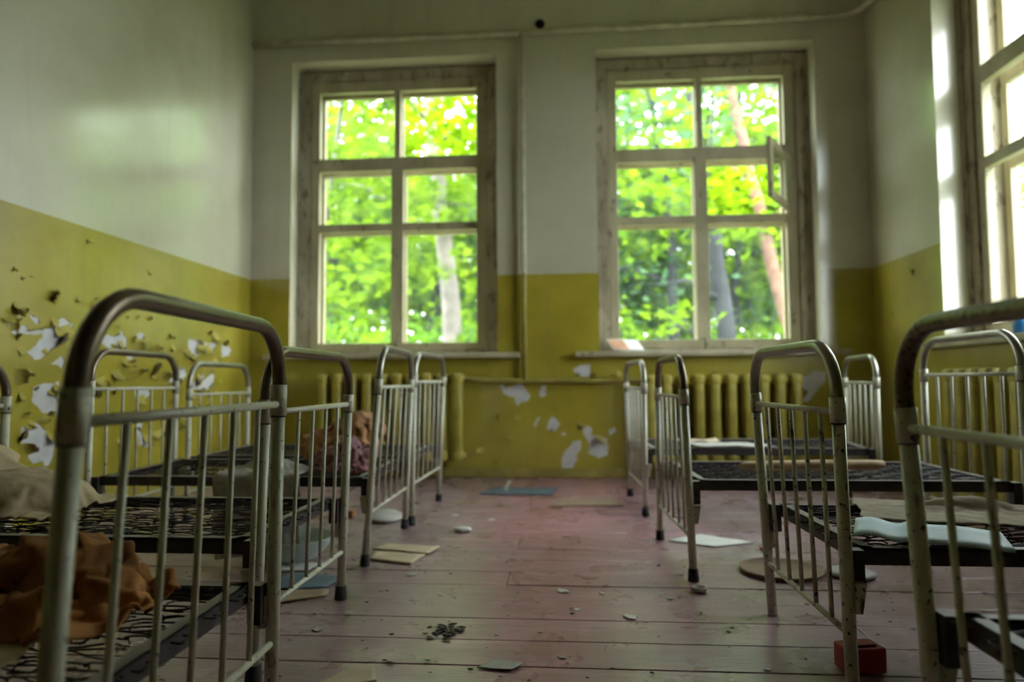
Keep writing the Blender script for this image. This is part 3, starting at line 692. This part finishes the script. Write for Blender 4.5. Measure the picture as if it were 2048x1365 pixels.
drape('slumped_pillow', 'slumped dirty beige pillow propped against the head of a cot', 'pillow', (-1.54, 1.80, 0.308), 0.56, 0.46, 34, (0.86, 0.86), lambda x, y: 0.22 - 0.35 * x,
      [BED, ('ball', (0.02, 0.0, 0.02), (0.19, 0.15, 0.075)), ('ball', (-0.15, 0.02, 0.05), (0.09, 0.15, 0.135))], 'beige', 5, 0.0, 32, bend=1.5, amp=0.02, thick=0.008)
drape('orange_quilt', 'faded peach-orange quilt bundled high behind the pink cloth', 'quilt', (-0.915, 2.84, 0.31), 0.76, 0.62, 38, (0.56, 0.50), lambda x, y: 0.25,
      [BED, ('ball', (0.04, 0.02, 0.0), (0.12, 0.09, 0.205)), ('ball', (-0.10, 0.0, 0.0), (0.12, 0.08, 0.12))], 'peach', 7, 0.0, 32, True, thick=0.007)
drape('pink_cloth', 'wrinkled dusty pink cloth lying in front of the bundled orange quilt', 'cloth', (-0.835, 2.54, 0.312), 0.56, 0.48, 40, (0.52, 0.52), lambda x, y: 0.04,
      [('box', (-1.2, -0.10, -0.1), (1.2, 0.8, 0.0)), ('ball', (0.0, 0.05, 0.0), (0.11, 0.07, 0.09))], 'pink', 8, 0.1, 28, True)
drape('grey_sheet', 'grey bed sheet hanging over the side rail next to the pink cloth', 'sheet', (-1.12, 2.447, 0.312), 0.36, 0.42, 30, (0.93, 0.95), lambda x, y: 0.03,
      [('box', (-1.2, -0.022, -0.06), (1.2, 0.8, 0.0)), ('ball', (0.02, 0.10, 0.0), (0.13, 0.07, 0.05))], 'grey_cloth', 9, 0.0, 34)
drape('folded_canvas', 'flat crumpled brown canvas behind the open pale blue book', 'cloth', (0.95, 1.80, 0.312), 0.46, 0.32, 34, (0.95, 0.93), lambda x, y: 0.0, [BED, ('ball', (0.05, 0.06, 0.0), (0.10, 0.03, 0.03))], 'canvas', 12, -0.25, 22, amp=0.015)

# ------------------------------------------------------------------ loose things
def sheet(name, label, cat, pts, z, mat, th=0.003, curl=0.0, seed=0, n=10, group=None):
    """a thin quad sheet (card, paper) from four corners, gently warped, with thickness"""
    P = [Vector((*p, 0)) for p in pts]; c = sum(P, Vector()) / 4; bm = new(); off = Vector((seed * 3.3, seed * 7.7, 0))
    lay = []
    for dz in (0, th):
        g = []
        for i in range(n + 1):
            r = []
            for j in range(n + 1):
                u, v = i / n, j / n; p = P[0].lerp(P[1], u).lerp(P[3].lerp(P[2], u), v) - c
                h = curl * (abs(noise.noise(p * 9 + off)) + 0.8 * max(0, abs(u - 0.5) * 2 - 0.6) ** 2)
                jx = 0.004 * noise.noise(p * 40 + off) if (i in (0, n) or j in (0, n)) else 0
                r.append(bm.verts.new((p.x + jx, p.y + jx, h + dz)))
            g.append(r)
        lay.append(g)
    for a, g in enumerate(lay):
        for i in range(n):
            for j in range(n):
                q = (g[i][j], g[i + 1][j], g[i + 1][j + 1], g[i][j + 1]); bm.faces.new(q if a else q[::-1])
    ring = [(i, 0) for i in range(n)] + [(n, j) for j in range(n)] + [(i, n) for i in range(n, 0, -1)] + [(0, j) for j in range(n, 0, -1)]
    for (a, b), (e, f) in zip(ring, ring[1:] + ring[:1]):
        bm.faces.new((lay[0][a][b], lay[0][e][f], lay[1][e][f], lay[1][a][b]))
    bmesh.ops.recalc_face_normals(bm, faces=bm.faces[:])
    o = obj(name, bm, mat, None, True, (c.x, c.y, z)); return tag(o, label, cat, group)
# on the floor, aisle and under the left row
for k, pts in enumerate(([(-0.76, 2.655), (-0.527, 2.589), (-0.507, 2.695), (-0.73, 2.733)], [(-0.735, 2.505), (-0.562, 2.446), (-0.537, 2.572), (-0.74, 2.615)])):
    sheet('tan_card', 'tan cardboard sheet, one of two lying side by side on the aisle floor', 'card', pts, 0.001, 'card', 0.006, 0.004, k + 1, group='pair of cardboard sheets')
bm = new(); lathe(bm, [(0.075, 0.0), (0.083, 0.004), (0.085, 0.012), (0.078, 0.017), (0.06, 0.017), (0.055, 0.021), (0.02, 0.022), (0.004, 0.0222)], 40)
o = obj('tin_lid', bm, 'tin', None, False, (-0.865, 3.22, 0.012)); o.rotation_euler = (0.14, 0.05, 0); tag(o, 'round grey tin lid propped on the floor behind a cot leg', 'lid')
bm = new(); lathe(bm, [(0.004, 0.0), (0.03, 0.002), (0.036, 0.009), (0.03, 0.016), (0.006, 0.018)], 24)
o = obj('white_pebble', bm, 'paper', None, False, (-0.46, 3.0, 0.001)); o.scale = (1.15, 0.8, 1); tag(o, 'flat white oval pebble alone on the aisle floor', 'pebble')
bm = new(); lathe(bm, [(0.07, 0.0), (0.10, 0.01), (0.13, 0.05), (0.148, 0.085), (0.152, 0.085), (0.15, 0.08), (0.128, 0.045), (0.09, 0.014), (0.004, 0.01)], 40)
o = obj('enamel_bowl', bm, 'bowl', None, False, (-1.02, 2.50, 0.001)); tag(o, 'pale green enamelled bowl on the floor under a cot', 'bowl')
bm = new(); box(bm, (-0.03, -0.02, 0), (0.03, 0.02, 0.035), 0.006); o = obj('brick_piece', bm, 'rust_block', None, False, (-1.06, 3.28, 0.001)); tag(o, 'small orange brick piece on the floor under the cots', 'brick')
sheet('blue_sheet', 'dark blue-green cover lying on the floor under a cot', 'cover', [(-0.98, 2.10), (-0.76, 2.14), (-0.74, 2.27), (-0.95, 2.30)], 0.006, 'blue', 0.003, 0.004, 3)
sheet('hardboard_piece', 'brown hardboard strip on the floor beside the dark blue-green cover', 'board', [(-0.92, 1.96), (-0.735, 2.075), (-0.75, 2.14), (-0.99, 2.09)], 0.001, 'brown_card', 0.005, 0.002, 4)
sheet('paper_sheet', 'grey-white paper on the floor under a cot beyond the dark blue-green cover', 'paper', [(-1.06, 2.33), (-0.90, 2.35), (-0.88, 2.45), (-1.04, 2.44)], 0.001, 'paper', 0.002, 0.004, 5)
sheet('torn_paper', 'yellowed torn paper on the floorboards near the rust-orange blanket cot', 'paper', [(-0.56, 1.46), (-0.42, 1.50), (-0.445, 1.575), (-0.50, 1.56)], 0.001, 'card', 0.002, 0.006, 6)
sheet('paper_scrap', 'ragged whitish paper scrap flat on the open aisle boards', 'paper', [(-0.21, 1.585), (-0.13, 1.575), (-0.11, 1.61), (-0.17, 1.635)], 0.001, 'tin', 0.002, 0.006, 7)
# under and beside the right row
bm = new(); lathe(bm, [(0.125, 0.0), (0.134, 0.006), (0.136, 0.014), (0.128, 0.014), (0.122, 0.007), (0.02, 0.006), (0.004, 0.006)], 48)
o = obj('round_tray', bm, 'brown_card', None, False, (0.715, 2.43, 0.001)); tag(o, 'round brown tray with raised rim on the floor by a cot leg', 'tray')
bm = new(); lathe(bm, [(0.07, 0.0), (0.078, 0.006), (0.08, 0.012), (0.06, 0.016), (0.02, 0.03), (0.008, 0.034), (0.004, 0.034)], 36)
o = obj('pot_lid', bm, 'tin', None, False, (0.93, 2.40, 0.001)); tag(o, 'grey domed pot lid on the floor beside the round brown tray', 'lid')
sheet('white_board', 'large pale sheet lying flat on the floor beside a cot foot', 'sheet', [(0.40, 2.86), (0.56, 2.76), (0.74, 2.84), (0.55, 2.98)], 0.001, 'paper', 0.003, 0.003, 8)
bm = new(); lathe(bm, [(0.018, 0.0), (0.024, 0.008), (0.024, 0.014), (0.018, 0.014), (0.015, 0.004), (0.003, 0.004)], 24)
o = obj('small_cap', bm, 'tin', None, False, (0.40, 2.195, 0.001)); tag(o, 'tiny pale cup-shaped cap on the floor in front of a cot leg', 'cap')
bm = new(); box(bm, (-0.045, -0.03, 0), (0.045, 0.03, 0.055), 0.005); box(bm, (-0.03, -0.018, 0.055), (0.03, 0.018, 0.060), 0.002)
o = obj('red_block', bm, 'red', None, False, (0.648, 1.635, 0.001)); o.rotation_euler = (0, 0, 0.2); tag(o, 'red plastic toy block on the floor behind a cot post', 'toy')
bm = new(); box(bm, (-0.018, -0.012, 0), (0.018, 0.012, 0.014), 0.004)
o = obj('orange_chip', bm, 'peach', None, False, (0.745, 2.73, 0.001)); tag(o, 'small orange chip on the floor near the round brown tray', 'debris')
# along the far wall
sheet('blue_floor_sheet', 'dark blue sheet on the floor below the peeling wall', 'sheet', [(-0.52, 3.98), (-0.10, 3.96), (-0.06, 4.22), (-0.46, 4.24)], 0.001, 'blue', 0.003, 0.004, 9)
bm = new(); tube(bm, [(0, 0, 0.004), (0.005, 0, 0.02), (0.02, 0.005, 0.045), (0.03, 0.006, 0.06)], [0.018, 0.012, 0.008, 0.011], 10)
o = obj('toy_piece', bm, 'paper', None, False, (-0.375, 4.10, 0.002)); tag(o, 'small white broken toy piece standing on the dark blue sheet', 'toy')
sheet('brown_board', 'flat tan hardboard on the floor at the aisle end near the dark blue sheet', 'board', [(-0.1, 3.60), (0.28, 3.64), (0.26, 3.86), (-0.05, 3.80)], 0.001, 'brown_card', 0.004, 0.003, 10)
# on the beds
pts = [(0.0, 0, 0), (0.02, 0, 0), (0.06, 0, 0), (0.28, 0.003, 0.001), (0.50, 0, 0), (0.53, 0, 0)]
bm = new(); tube(bm, pts, [0.003, 0.012, 0.0165, 0.018, 0.0175, 0.014], 12)
o = obj('wooden_pole', bm, 'wood', None, False, (0.615, 2.565, 0.340)); o.rotation_euler = (0, 0, 0.09); tag(o, 'pale wooden pole with a chopped end lying on the springs of a cot', 'pole')
sheet('grey_papers', 'pale grey paper spread on the springs of the cot under the open vent', 'paper', [(0.62, 3.42), (1.0, 3.42), (0.92, 3.62), (0.60, 3.66)], 0.325, 'tin', 0.003, 0.012, 11)
sheet('grey_papers', 'buff paper folded behind the pale grey paper on the cot', 'paper', [(0.60, 3.66), (0.80, 3.68), (0.80, 3.82), (0.56, 3.82)], 0.325, 'card', 0.003, 0.02, 12)
def open_book():
    root = empty('open_book', (0.0, 0.0, 0.0)); tag(root, 'open pale blue book lying on the springs beside a folded canvas', 'book')
    a = Vector((0.600, 1.525)); b = Vector((0.70, 1.475)); cc = Vector((0.862, 1.42)); back = Vector((0.075, 0.175))
    org = Vector((b.x, b.y, 0.312)); root.location = org
    for k, (p, q, amp) in enumerate(((a, b, 0.012), (b, cc, 0.006))):
        bm = new(); n = 12; lay = []
        for dz in (0.0, 0.005):
            g = []
            for i in range(n + 1):
                u = i / n; h = amp * math.sin(math.pi * (u if k else u * 0.9 + 0.25)) ** 2 + (0.012 * (u ** 6) if k == 0 else 0.014 * (1 - u) ** 6)
                row = []
                for j in range(5):
                    v = j / 4; w = p.lerp(q, u) + back * v
                    row.append(bm.verts.new((w.x - org.x, w.y - org.y, h + dz)))
                g.append(row)
            lay.append(g)
        for s, g in enumerate(lay):
            for i in range(n):
                for j in range(4):
                    f = (g[i][j], g[i + 1][j], g[i + 1][j + 1], g[i][j + 1]); bm.faces.new(f if s else f[::-1])
        ring = [(i, 0) for i in range(n)] + [(n, j) for j in range(4)] + [(i, 4) for i in range(n, 0, -1)] + [(0, j) for j in range(4, 0, -1)]
        for (x0, y0), (x1, y1) in zip(ring, ring[1:] + ring[:1]): bm.faces.new((lay[0][x0][y0], lay[0][x1][y1], lay[1][x1][y1], lay[1][x0][y0]))
        bmesh.ops.recalc_face_normals(bm, faces=bm.faces[:])
        obj('page_block', bm, 'bluepaper', root, True)
    bm = new(); w = back
    tube(bm, [(0, 0, 0.003), (w.x, w.y, 0.003)], 0.006, 8); obj('spine', bm, 'card', root)
open_book()
# on the sills
mg = empty('magazine', (0.395, D - 0.005, 0.890)); tag(mg, 'white and orange magazine lying on the window sill under the open vent', 'magazine')
bm = new(); box(bm, (-0.11, -0.06, 0.0), (0.12, 0.07, 0.005), 0.001); obj('magazine_pages', bm, 'paper', mg).rotation_euler = (0.62, 0.0, 0.4)
bm = new(); box(bm, (-0.105, -0.055, 0.0052), (0.01, 0.06, 0.0062)); obj('orange_print', bm, 'peach', mg).rotation_euler = (0.62, 0.0, 0.4)
bm = new(); lathe(bm, [(0.03, 0.0), (0.036, 0.004), (0.038, 0.05), (0.03, 0.06), (0.02, 0.062), (0.02, 0.075), (0.004, 0.077)], 24)
o = obj('blue_jar', bm, 'blueplastic', None, False, (XR - 0.03, 3.19, 0.850)); tag(o, 'bright blue plastic jar on the right side window sill', 'jar')
rnd = random.Random(21)
def chip_mesh(rnd, s):
    bm = new(); n = rnd.randint(5, 7); top = []
    vs_ = [bm.verts.new((s * rnd.uniform(0.5, 1) * math.cos(2 * math.pi * k / n), s * rnd.uniform(0.4, 0.9) * math.sin(2 * math.pi * k / n), 0.0004 + s * rnd.uniform(0, 0.18))) for k in range(n)]
    c = bm.verts.new((0, 0, s * 0.16))
    for k in range(n): bm.faces.new((vs_[k], vs_[(k + 1) % n], c))
    lo = [bm.verts.new((v.co.x, v.co.y, 0)) for v in vs_]; bm.faces.new(lo[::-1])
    for k in range(n): bm.faces.new((vs_[k], lo[k], lo[(k + 1) % n], vs_[(k + 1) % n]))
    me = bpy.data.meshes.new('chip'); bm.to_mesh(me); bm.free(); return me
for (x, y, s, mt) in ((0.165, 1.942, 0.028, 'paper'), (-0.02, 2.17, 0.026, 'paper'), (0.10, 2.16, 0.012, 'paper'), (0.30, 2.12, 0.014, 'tin'), (-0.10, 2.3, 0.010, 'paper'), (0.02, 2.0, 0.012, 'paper'), (-0.02, 1.66, 0.014, 'tin'), (-0.53, 2.33, 0.020, 'tin'), (-0.62, 1.93, 0.022, 'tin'), (-0.66, 1.80, 0.018, 'tin'), (0.44, 1.62, 0.012, 'paper'), (-0.36, 3.25, 0.022, 'paper'), (-0.55, 3.35, 0.024, 'paper'), (-0.44, 2.72, 0.018, 'tin')):
    me = chip_mesh(rnd, s); o = link('paper_chip', me, mt, None, (x, y, 0.0005)); o.rotation_euler = (0, 0, rnd.uniform(0, 6))
    tag(o, 'small pale paper or plaster chip lying on the floorboards', 'debris', 'pale chips on the floor')
def litter(name, label, n, xr, yr, smin, smax, mat, seed, z=0.0003):
    rnd = random.Random(seed); V = []; Fc = []
    for _ in range(n):
        x = xr(rnd); y = yr(rnd); s = rnd.uniform(smin, smax); a = rnd.uniform(0, 6.3); k0 = len(V); m_ = 5
        for k in range(m_):
            t = a + 2 * math.pi * k / m_; r = s * rnd.uniform(0.5, 1)
            V.append((x + r * math.cos(t), y + 0.6 * r * math.sin(t), z + s * rnd.uniform(0, 0.3)))
        V.append((x, y, z + s * 0.35)); Fc += [(k0 + k, k0 + (k + 1) % m_, k0 + m_) for k in range(m_)]
    me = bpy.data.meshes.new(name); me.from_pydata(V, [], Fc); o = link(name, me, mat); tag(o, label, 'debris', kind='stuff'); return o
litter('pale_crumbs', 'tiny pale plaster crumbs strewn over the floorboards', 420, lambda r: r.uniform(-2.0, 1.9), lambda r: r.uniform(1.2, 4.5), 0.002, 0.008, 'tin', 1)
litter('dark_crumbs', 'tiny dark dirt crumbs strewn over the floorboards', 1100, lambda r: r.uniform(-2.0, 1.9), lambda r: r.uniform(1.2, 4.5), 0.003, 0.012, 'debris', 2)
litter('sill_crumbs', 'flaked paint crumbs along the window sills', 160, lambda r: r.choice((r.uniform(-1.9, -0.55), r.uniform(0.3, 1.65))), lambda r: D + r.uniform(-0.05, 0.13), 0.004, 0.014, 'flake_back', 3, 0.851)
o = litter('dead_leaves', 'little clump of dark dead leaves on the aisle boards', 60, lambda r: r.gauss(-0.325, 0.022), lambda r: r.gauss(1.806, 0.022), 0.006, 0.018, 'debris', 4)

# ------------------------------------------------------------------ the wood outside
import numpy as np
GZ = -0.45
bm = new(); bmesh.ops.create_grid(bm, x_segments=60, y_segments=60, size=45)
for v in bm.verts: v.co.z = 0.25 * noise.noise(v.co * 0.15)
o = obj('ground', bm, 'ground', None, True, (0, 8, GZ - 0.3)); tag(o, kind='structure')
LEAF_STAR = []
for k in range(10):
    a = 2 * math.pi * k / 10; r = 0.62 if k % 2 == 0 else 0.30
    if k == 5: r = 0.2
    LEAF_STAR.append((r * math.cos(a), r * math.sin(a), 0.08 * math.cos(3 * a)))
STAR_F = [(10, k, (k + 1) % 10) for k in range(10)]; STAR_V = np.array(LEAF_STAR + [(0, 0, 0.0)])
DIA_V = np.array([(-0.5, 0, 0), (0, -0.32, 0.10), (0.5, 0, 0), (0, 0.32, 0.10)]); DIA_F = [(0, 1, 2), (0, 2, 3)]
def foliage(name, clusters, n, size, spread, mat, parent, seed, star):
    rg = np.random.default_rng(seed); TV, TF = (STAR_V, STAR_F) if star else (DIA_V, DIA_F)
    C = np.array([tuple(c) for c in clusters]); idx = rg.integers(0, len(C), n)
    P = C[idx] + rg.normal(0, 1, (n, 3)) * np.array([spread, spread, spread * 0.55])
    s = size * rg.uniform(0.6, 1.25, n)
    a = rg.uniform(0, 2 * math.pi, n); tilt = rg.normal(0.0, 0.75, n); b = rg.uniform(0, 2 * math.pi, n)
    def rot(ax, t):
        c, s_ = np.cos(t), np.sin(t); z = np.zeros_like(t); o_ = np.ones_like(t)
        if ax == 'z': return np.stack([np.stack([c, -s_, z], -1), np.stack([s_, c, z], -1), np.stack([z, z, o_], -1)], 1)
        return np.stack([np.stack([o_, z, z], -1), np.stack([z, c, -s_], -1), np.stack([z, s_, c], -1)], 1)
    Rm = rot('z', b) @ rot('x', tilt) @ rot('z', a)
    V = np.einsum('nij,kj->nki', Rm, TV) * s[:, None, None] + P[:, None, :]
    nv = len(TV); F = (np.array(TF)[None] + (np.arange(n) * nv)[:, None, None]).reshape(-1, 3)
    me = bpy.data.meshes.new(name); me.vertices.add(n * nv); me.vertices.foreach_set('co', V.reshape(-1).astype(np.float32))
    me.loops.add(F.size); me.loops.foreach_set('vertex_index', F.reshape(-1).astype(np.int32))
    me.polygons.add(len(F)); me.polygons.foreach_set('loop_start', (np.arange(len(F)) * 3).astype(np.int32)); me.update(calc_edges=True)
    return tag(link(name, me, mat, parent), kind='stuff')
def tree(label, trunk, r0, bark, crown, n, size, leaf, seed, star=False, branches=7, group='trees of the wood outside'):
    """trunk = world points from the root up; crown = (centre z above root, rx, rz, lowest z)"""
    rnd = random.Random(seed); root = Vector(trunk[0]); t = empty('forest_tree', root); tag(t, label, 'tree', group)
    pts = [Vector(p) - root for p in trunk]; rs = [r0 * (1 - 0.6 * i / (len(pts) - 1)) for i in range(len(pts))]
    fine = []; fr = []
    for i in range(len(pts) - 1):
        for k in range(4):
            u = k / 4; fine.append(pts[i].lerp(pts[i + 1], u) + Vector((rnd.uniform(-1, 1), rnd.uniform(-1, 1), 0)) * r0 * 0.25); fr.append(rs[i] + (rs[i + 1] - rs[i]) * u)
    fine.append(pts[-1]); fr.append(rs[-1]); fr[0] *= 1.5
    bm = new(); tube(bm, fine, fr, 12); tr = obj('trunk', bm, bark, t)
    cz, rx, rz, lo = crown; clusters = []
    cx = pts[-1].x * 0.6; cy = pts[-1].y * 0.6
    for b in range(branches):
        i = rnd.randrange(len(fine) // 3, len(fine)); st = fine[i]; a = rnd.uniform(0, 6.28)
        ln = rx * rnd.uniform(0.5, 0.95); en = st + Vector((math.cos(a) * ln, math.sin(a) * ln, rnd.uniform(-0.2, 0.9)))
        md = st.lerp(en, 0.5) + Vector((0, 0, 0.2))
        bm = new(); tube(bm, [st, md, en], [fr[i] * 0.45, fr[i] * 0.25, 0.008], 6); obj('branch', bm, bark, tr)
        clusters += [en, md]
    while len(clusters) < 60:
        p = Vector((rnd.gauss(0, 0.55), rnd.gauss(0, 0.55), rnd.gauss(0, 0.55)))
        if p.length > 1.15: continue
        q = Vector((cx + p.x * rx, cy + p.y * rx, cz + p.z * rz))
        if q.z < lo: q.z = lo + rnd.uniform(0, 0.6)
        clusters.append(q)
    if n: foliage('foliage', clusters, n, size, rx * 0.16, leaf, t, seed, star)
    return t
G_ = 'trees of the wood outside'
# trunks that the windows frame
tree('pale grey leaning tree trunk with lime maple leaves outside the left window', [(-1.35, 9, -0.7), (-1.49, 9, 1.21), (-1.678, 9, 3.10), (-1.80, 9, 4.14), (-2.0, 9, 7.0)], 0.15, 'bark_pale', (6.2, 2.2, 1.6, 4.2), 900, 0.19, 'leaf_lime', 31, True)
tree('thick dark leaning tree trunk outside the window with the open vent', [(2.70, 11, -0.7), (2.486, 11, 1.365), (2.266, 11, 3.526), (2.004, 11, 5.58), (1.8, 11, 8.0)], 0.17, 'bark_dark', (7.0, 2.4, 2.0, 4.4), 900, 0.17, 'leaf_cool', 32)
tree('slender reddish leaning tree trunk outside the window with the open vent', [(4.2, 12, -0.7), (3.665, 12, 2.02), (3.205, 12, 4.2), (2.867, 12, 6.0), (2.5, 12, 8.5)], 0.14, 'bark_red', (7.0, 2.2, 2.0, 4.6), 900, 0.17, 'leaf_green', 33)
tree('forked grey tree standing behind the thick dark trunk', [(2.05, 13, -0.7), (2.02, 13, 1.41), (1.972, 13, 3.59), (1.855, 13, 4.75), (1.5, 13, 7.0)], 0.13, 'bark_dark', (5.4, 2.2, 2.0, 3.4), 1300, 0.17, 'leaf_lime', 34)
# near maple sprays in front of the left window
tree('young maple with large bright lime leaves close to the left window', [(-3.0, 7.6, -0.7), (-2.9, 7.6, 1.2), (-2.7, 7.5, 2.6), (-2.4, 7.4, 4.4)], 0.05, 'bark', (3.2, 1.3, 1.7, 0.9), 1500, 0.16, 'leaf_lime', 35, True)
tree('small maple with bright lime leaves beside the pale leaning trunk', [(-0.6, 8.4, -0.7), (-0.7, 8.4, 1.5), (-0.8, 8.4, 3.2), (-0.9, 8.4, 5.0)], 0.045, 'bark', (4.3, 1.1, 1.1, 2.6), 620, 0.17, 'leaf_lime', 36, True)
tree('young maple with lime leaves close to the window with the open vent', [(1.5, 8.8, -0.7), (1.6, 8.8, 1.2), (1.8, 8.7, 3.0), (1.9, 8.7, 4.2)], 0.045, 'bark_dark', (3.7, 1.1, 0.8, 2.2), 480, 0.16, 'leaf_lime', 37, True)
# the wood behind
rnd = random.Random(77); specs = []
for i in range(15):
    y = rnd.uniform(14, 22); x = y * (-0.52 + 1.05 * (i + 0.5) / 15) + rnd.uniform(-0.5, 0.5); specs.append((x, y))
LAB = {'leaf_lime': 'tall leafy tree with yellow-green leaves deep in the wood', 'leaf_green': 'tall leafy tree with mid green leaves deep in the wood', 'leaf_cool': 'tall leafy tree with dark blue-green leaves deep in the wood'}
for i, (x, y) in enumerate(specs):
    lf = ('leaf_lime', 'leaf_green', 'leaf_lime', 'leaf_cool')[i % 4]; ln = rnd.uniform(-0.6, 0.4)
    bk = rnd.choice(('bark_dark', 'bark', 'bark_dark'))
    tree(LAB[lf].replace('tall leafy tree', {'bark': 'tall grey-trunked tree', 'bark_dark': 'tall dark-trunked tree'}[bk]), [(x, y, -0.7), (x + ln * 0.3, y, 2.0), (x + ln * 0.6, y, 4.5), (x + ln, y, 8.5)], rnd.uniform(0.08, 0.16), bk, (4.6, 2.8, 3.2, 0.8), 3700, 0.26, lf, 100 + i)
for i in range(13):
    y = rnd.uniform(25, 31); x = y * (-0.6 + 1.25 * (i + 0.5) / 13); lf = ('leaf_green', 'leaf_lime', 'leaf_cool')[i % 3]
    tree('broad hazy ' + {'leaf_green': 'green', 'leaf_lime': 'yellow-green', 'leaf_cool': 'blue-green'}[lf] + ' tree at the far edge of the wood', [(x, y, -0.7), (x, y, 3.0), (x + 0.3, y, 9.0)], 0.18, 'bark_dark', (5.5, 4.2, 4.6, 0.5), 2700, 0.42, lf, 200 + i, branches=4, group='far edge of the wood')
# sparse saplings on the right side of the building
for i, (x, y) in enumerate(((7.5, 6.5), (9.5, 9.0), (11.5, 7.0), (13.0, 12.0), (8.5, 12.5))):
    tree('slim pale green sapling standing outside the right side window', [(x, y, -0.7), (x, y, 1.5), (x + 0.2, y, 3.2), (x + 0.3, y, 5.0)], 0.06, 'bark', (3.0, 1.9, 2.0, 0.2), 1500, 0.18, 'leaf_lime', 300 + i, group='saplings beside the building')
def shrub(x, y, r, h, leaf, seed, lab):
    rnd = random.Random(seed); s = empty('undergrowth_shrub', (x, y, GZ - 0.2)); tag(s, lab, 'shrub', 'undergrowth outside'); cl = []
    for k in range(6):
        a = rnd.uniform(0, 6.28); e = Vector((math.cos(a) * r * 0.7, math.sin(a) * r * 0.7, h * rnd.uniform(0.6, 1)))
        bm = new(); tube(bm, [(0, 0, 0), e * 0.5 + Vector((0, 0, 0.2)), e], [0.02, 0.014, 0.006], 5); obj('stem', bm, 'bark', s); cl += [e, e * 0.6]
    for k in range(24): cl.append(Vector((rnd.uniform(-r, r), rnd.uniform(-r, r), rnd.uniform(0.2, h))))
    foliage('foliage', cl, 1500, 0.16, r * 0.22, leaf, s, seed, False)
for i in range(14):
    y = rnd.uniform(9.5, 14.5); x = y * (-0.5 + 1.05 * (i + 0.5) / 14); lf = ('leaf_lime', 'leaf_green', 'leaf_lime')[i % 3]
    shrub(x, y, 1.1, rnd.uniform(1.6, 2.6), lf, 400 + i, {'leaf_lime': 'bushy yellow-green shrub in the undergrowth', 'leaf_green': 'bushy mid green shrub in the undergrowth'}[lf])
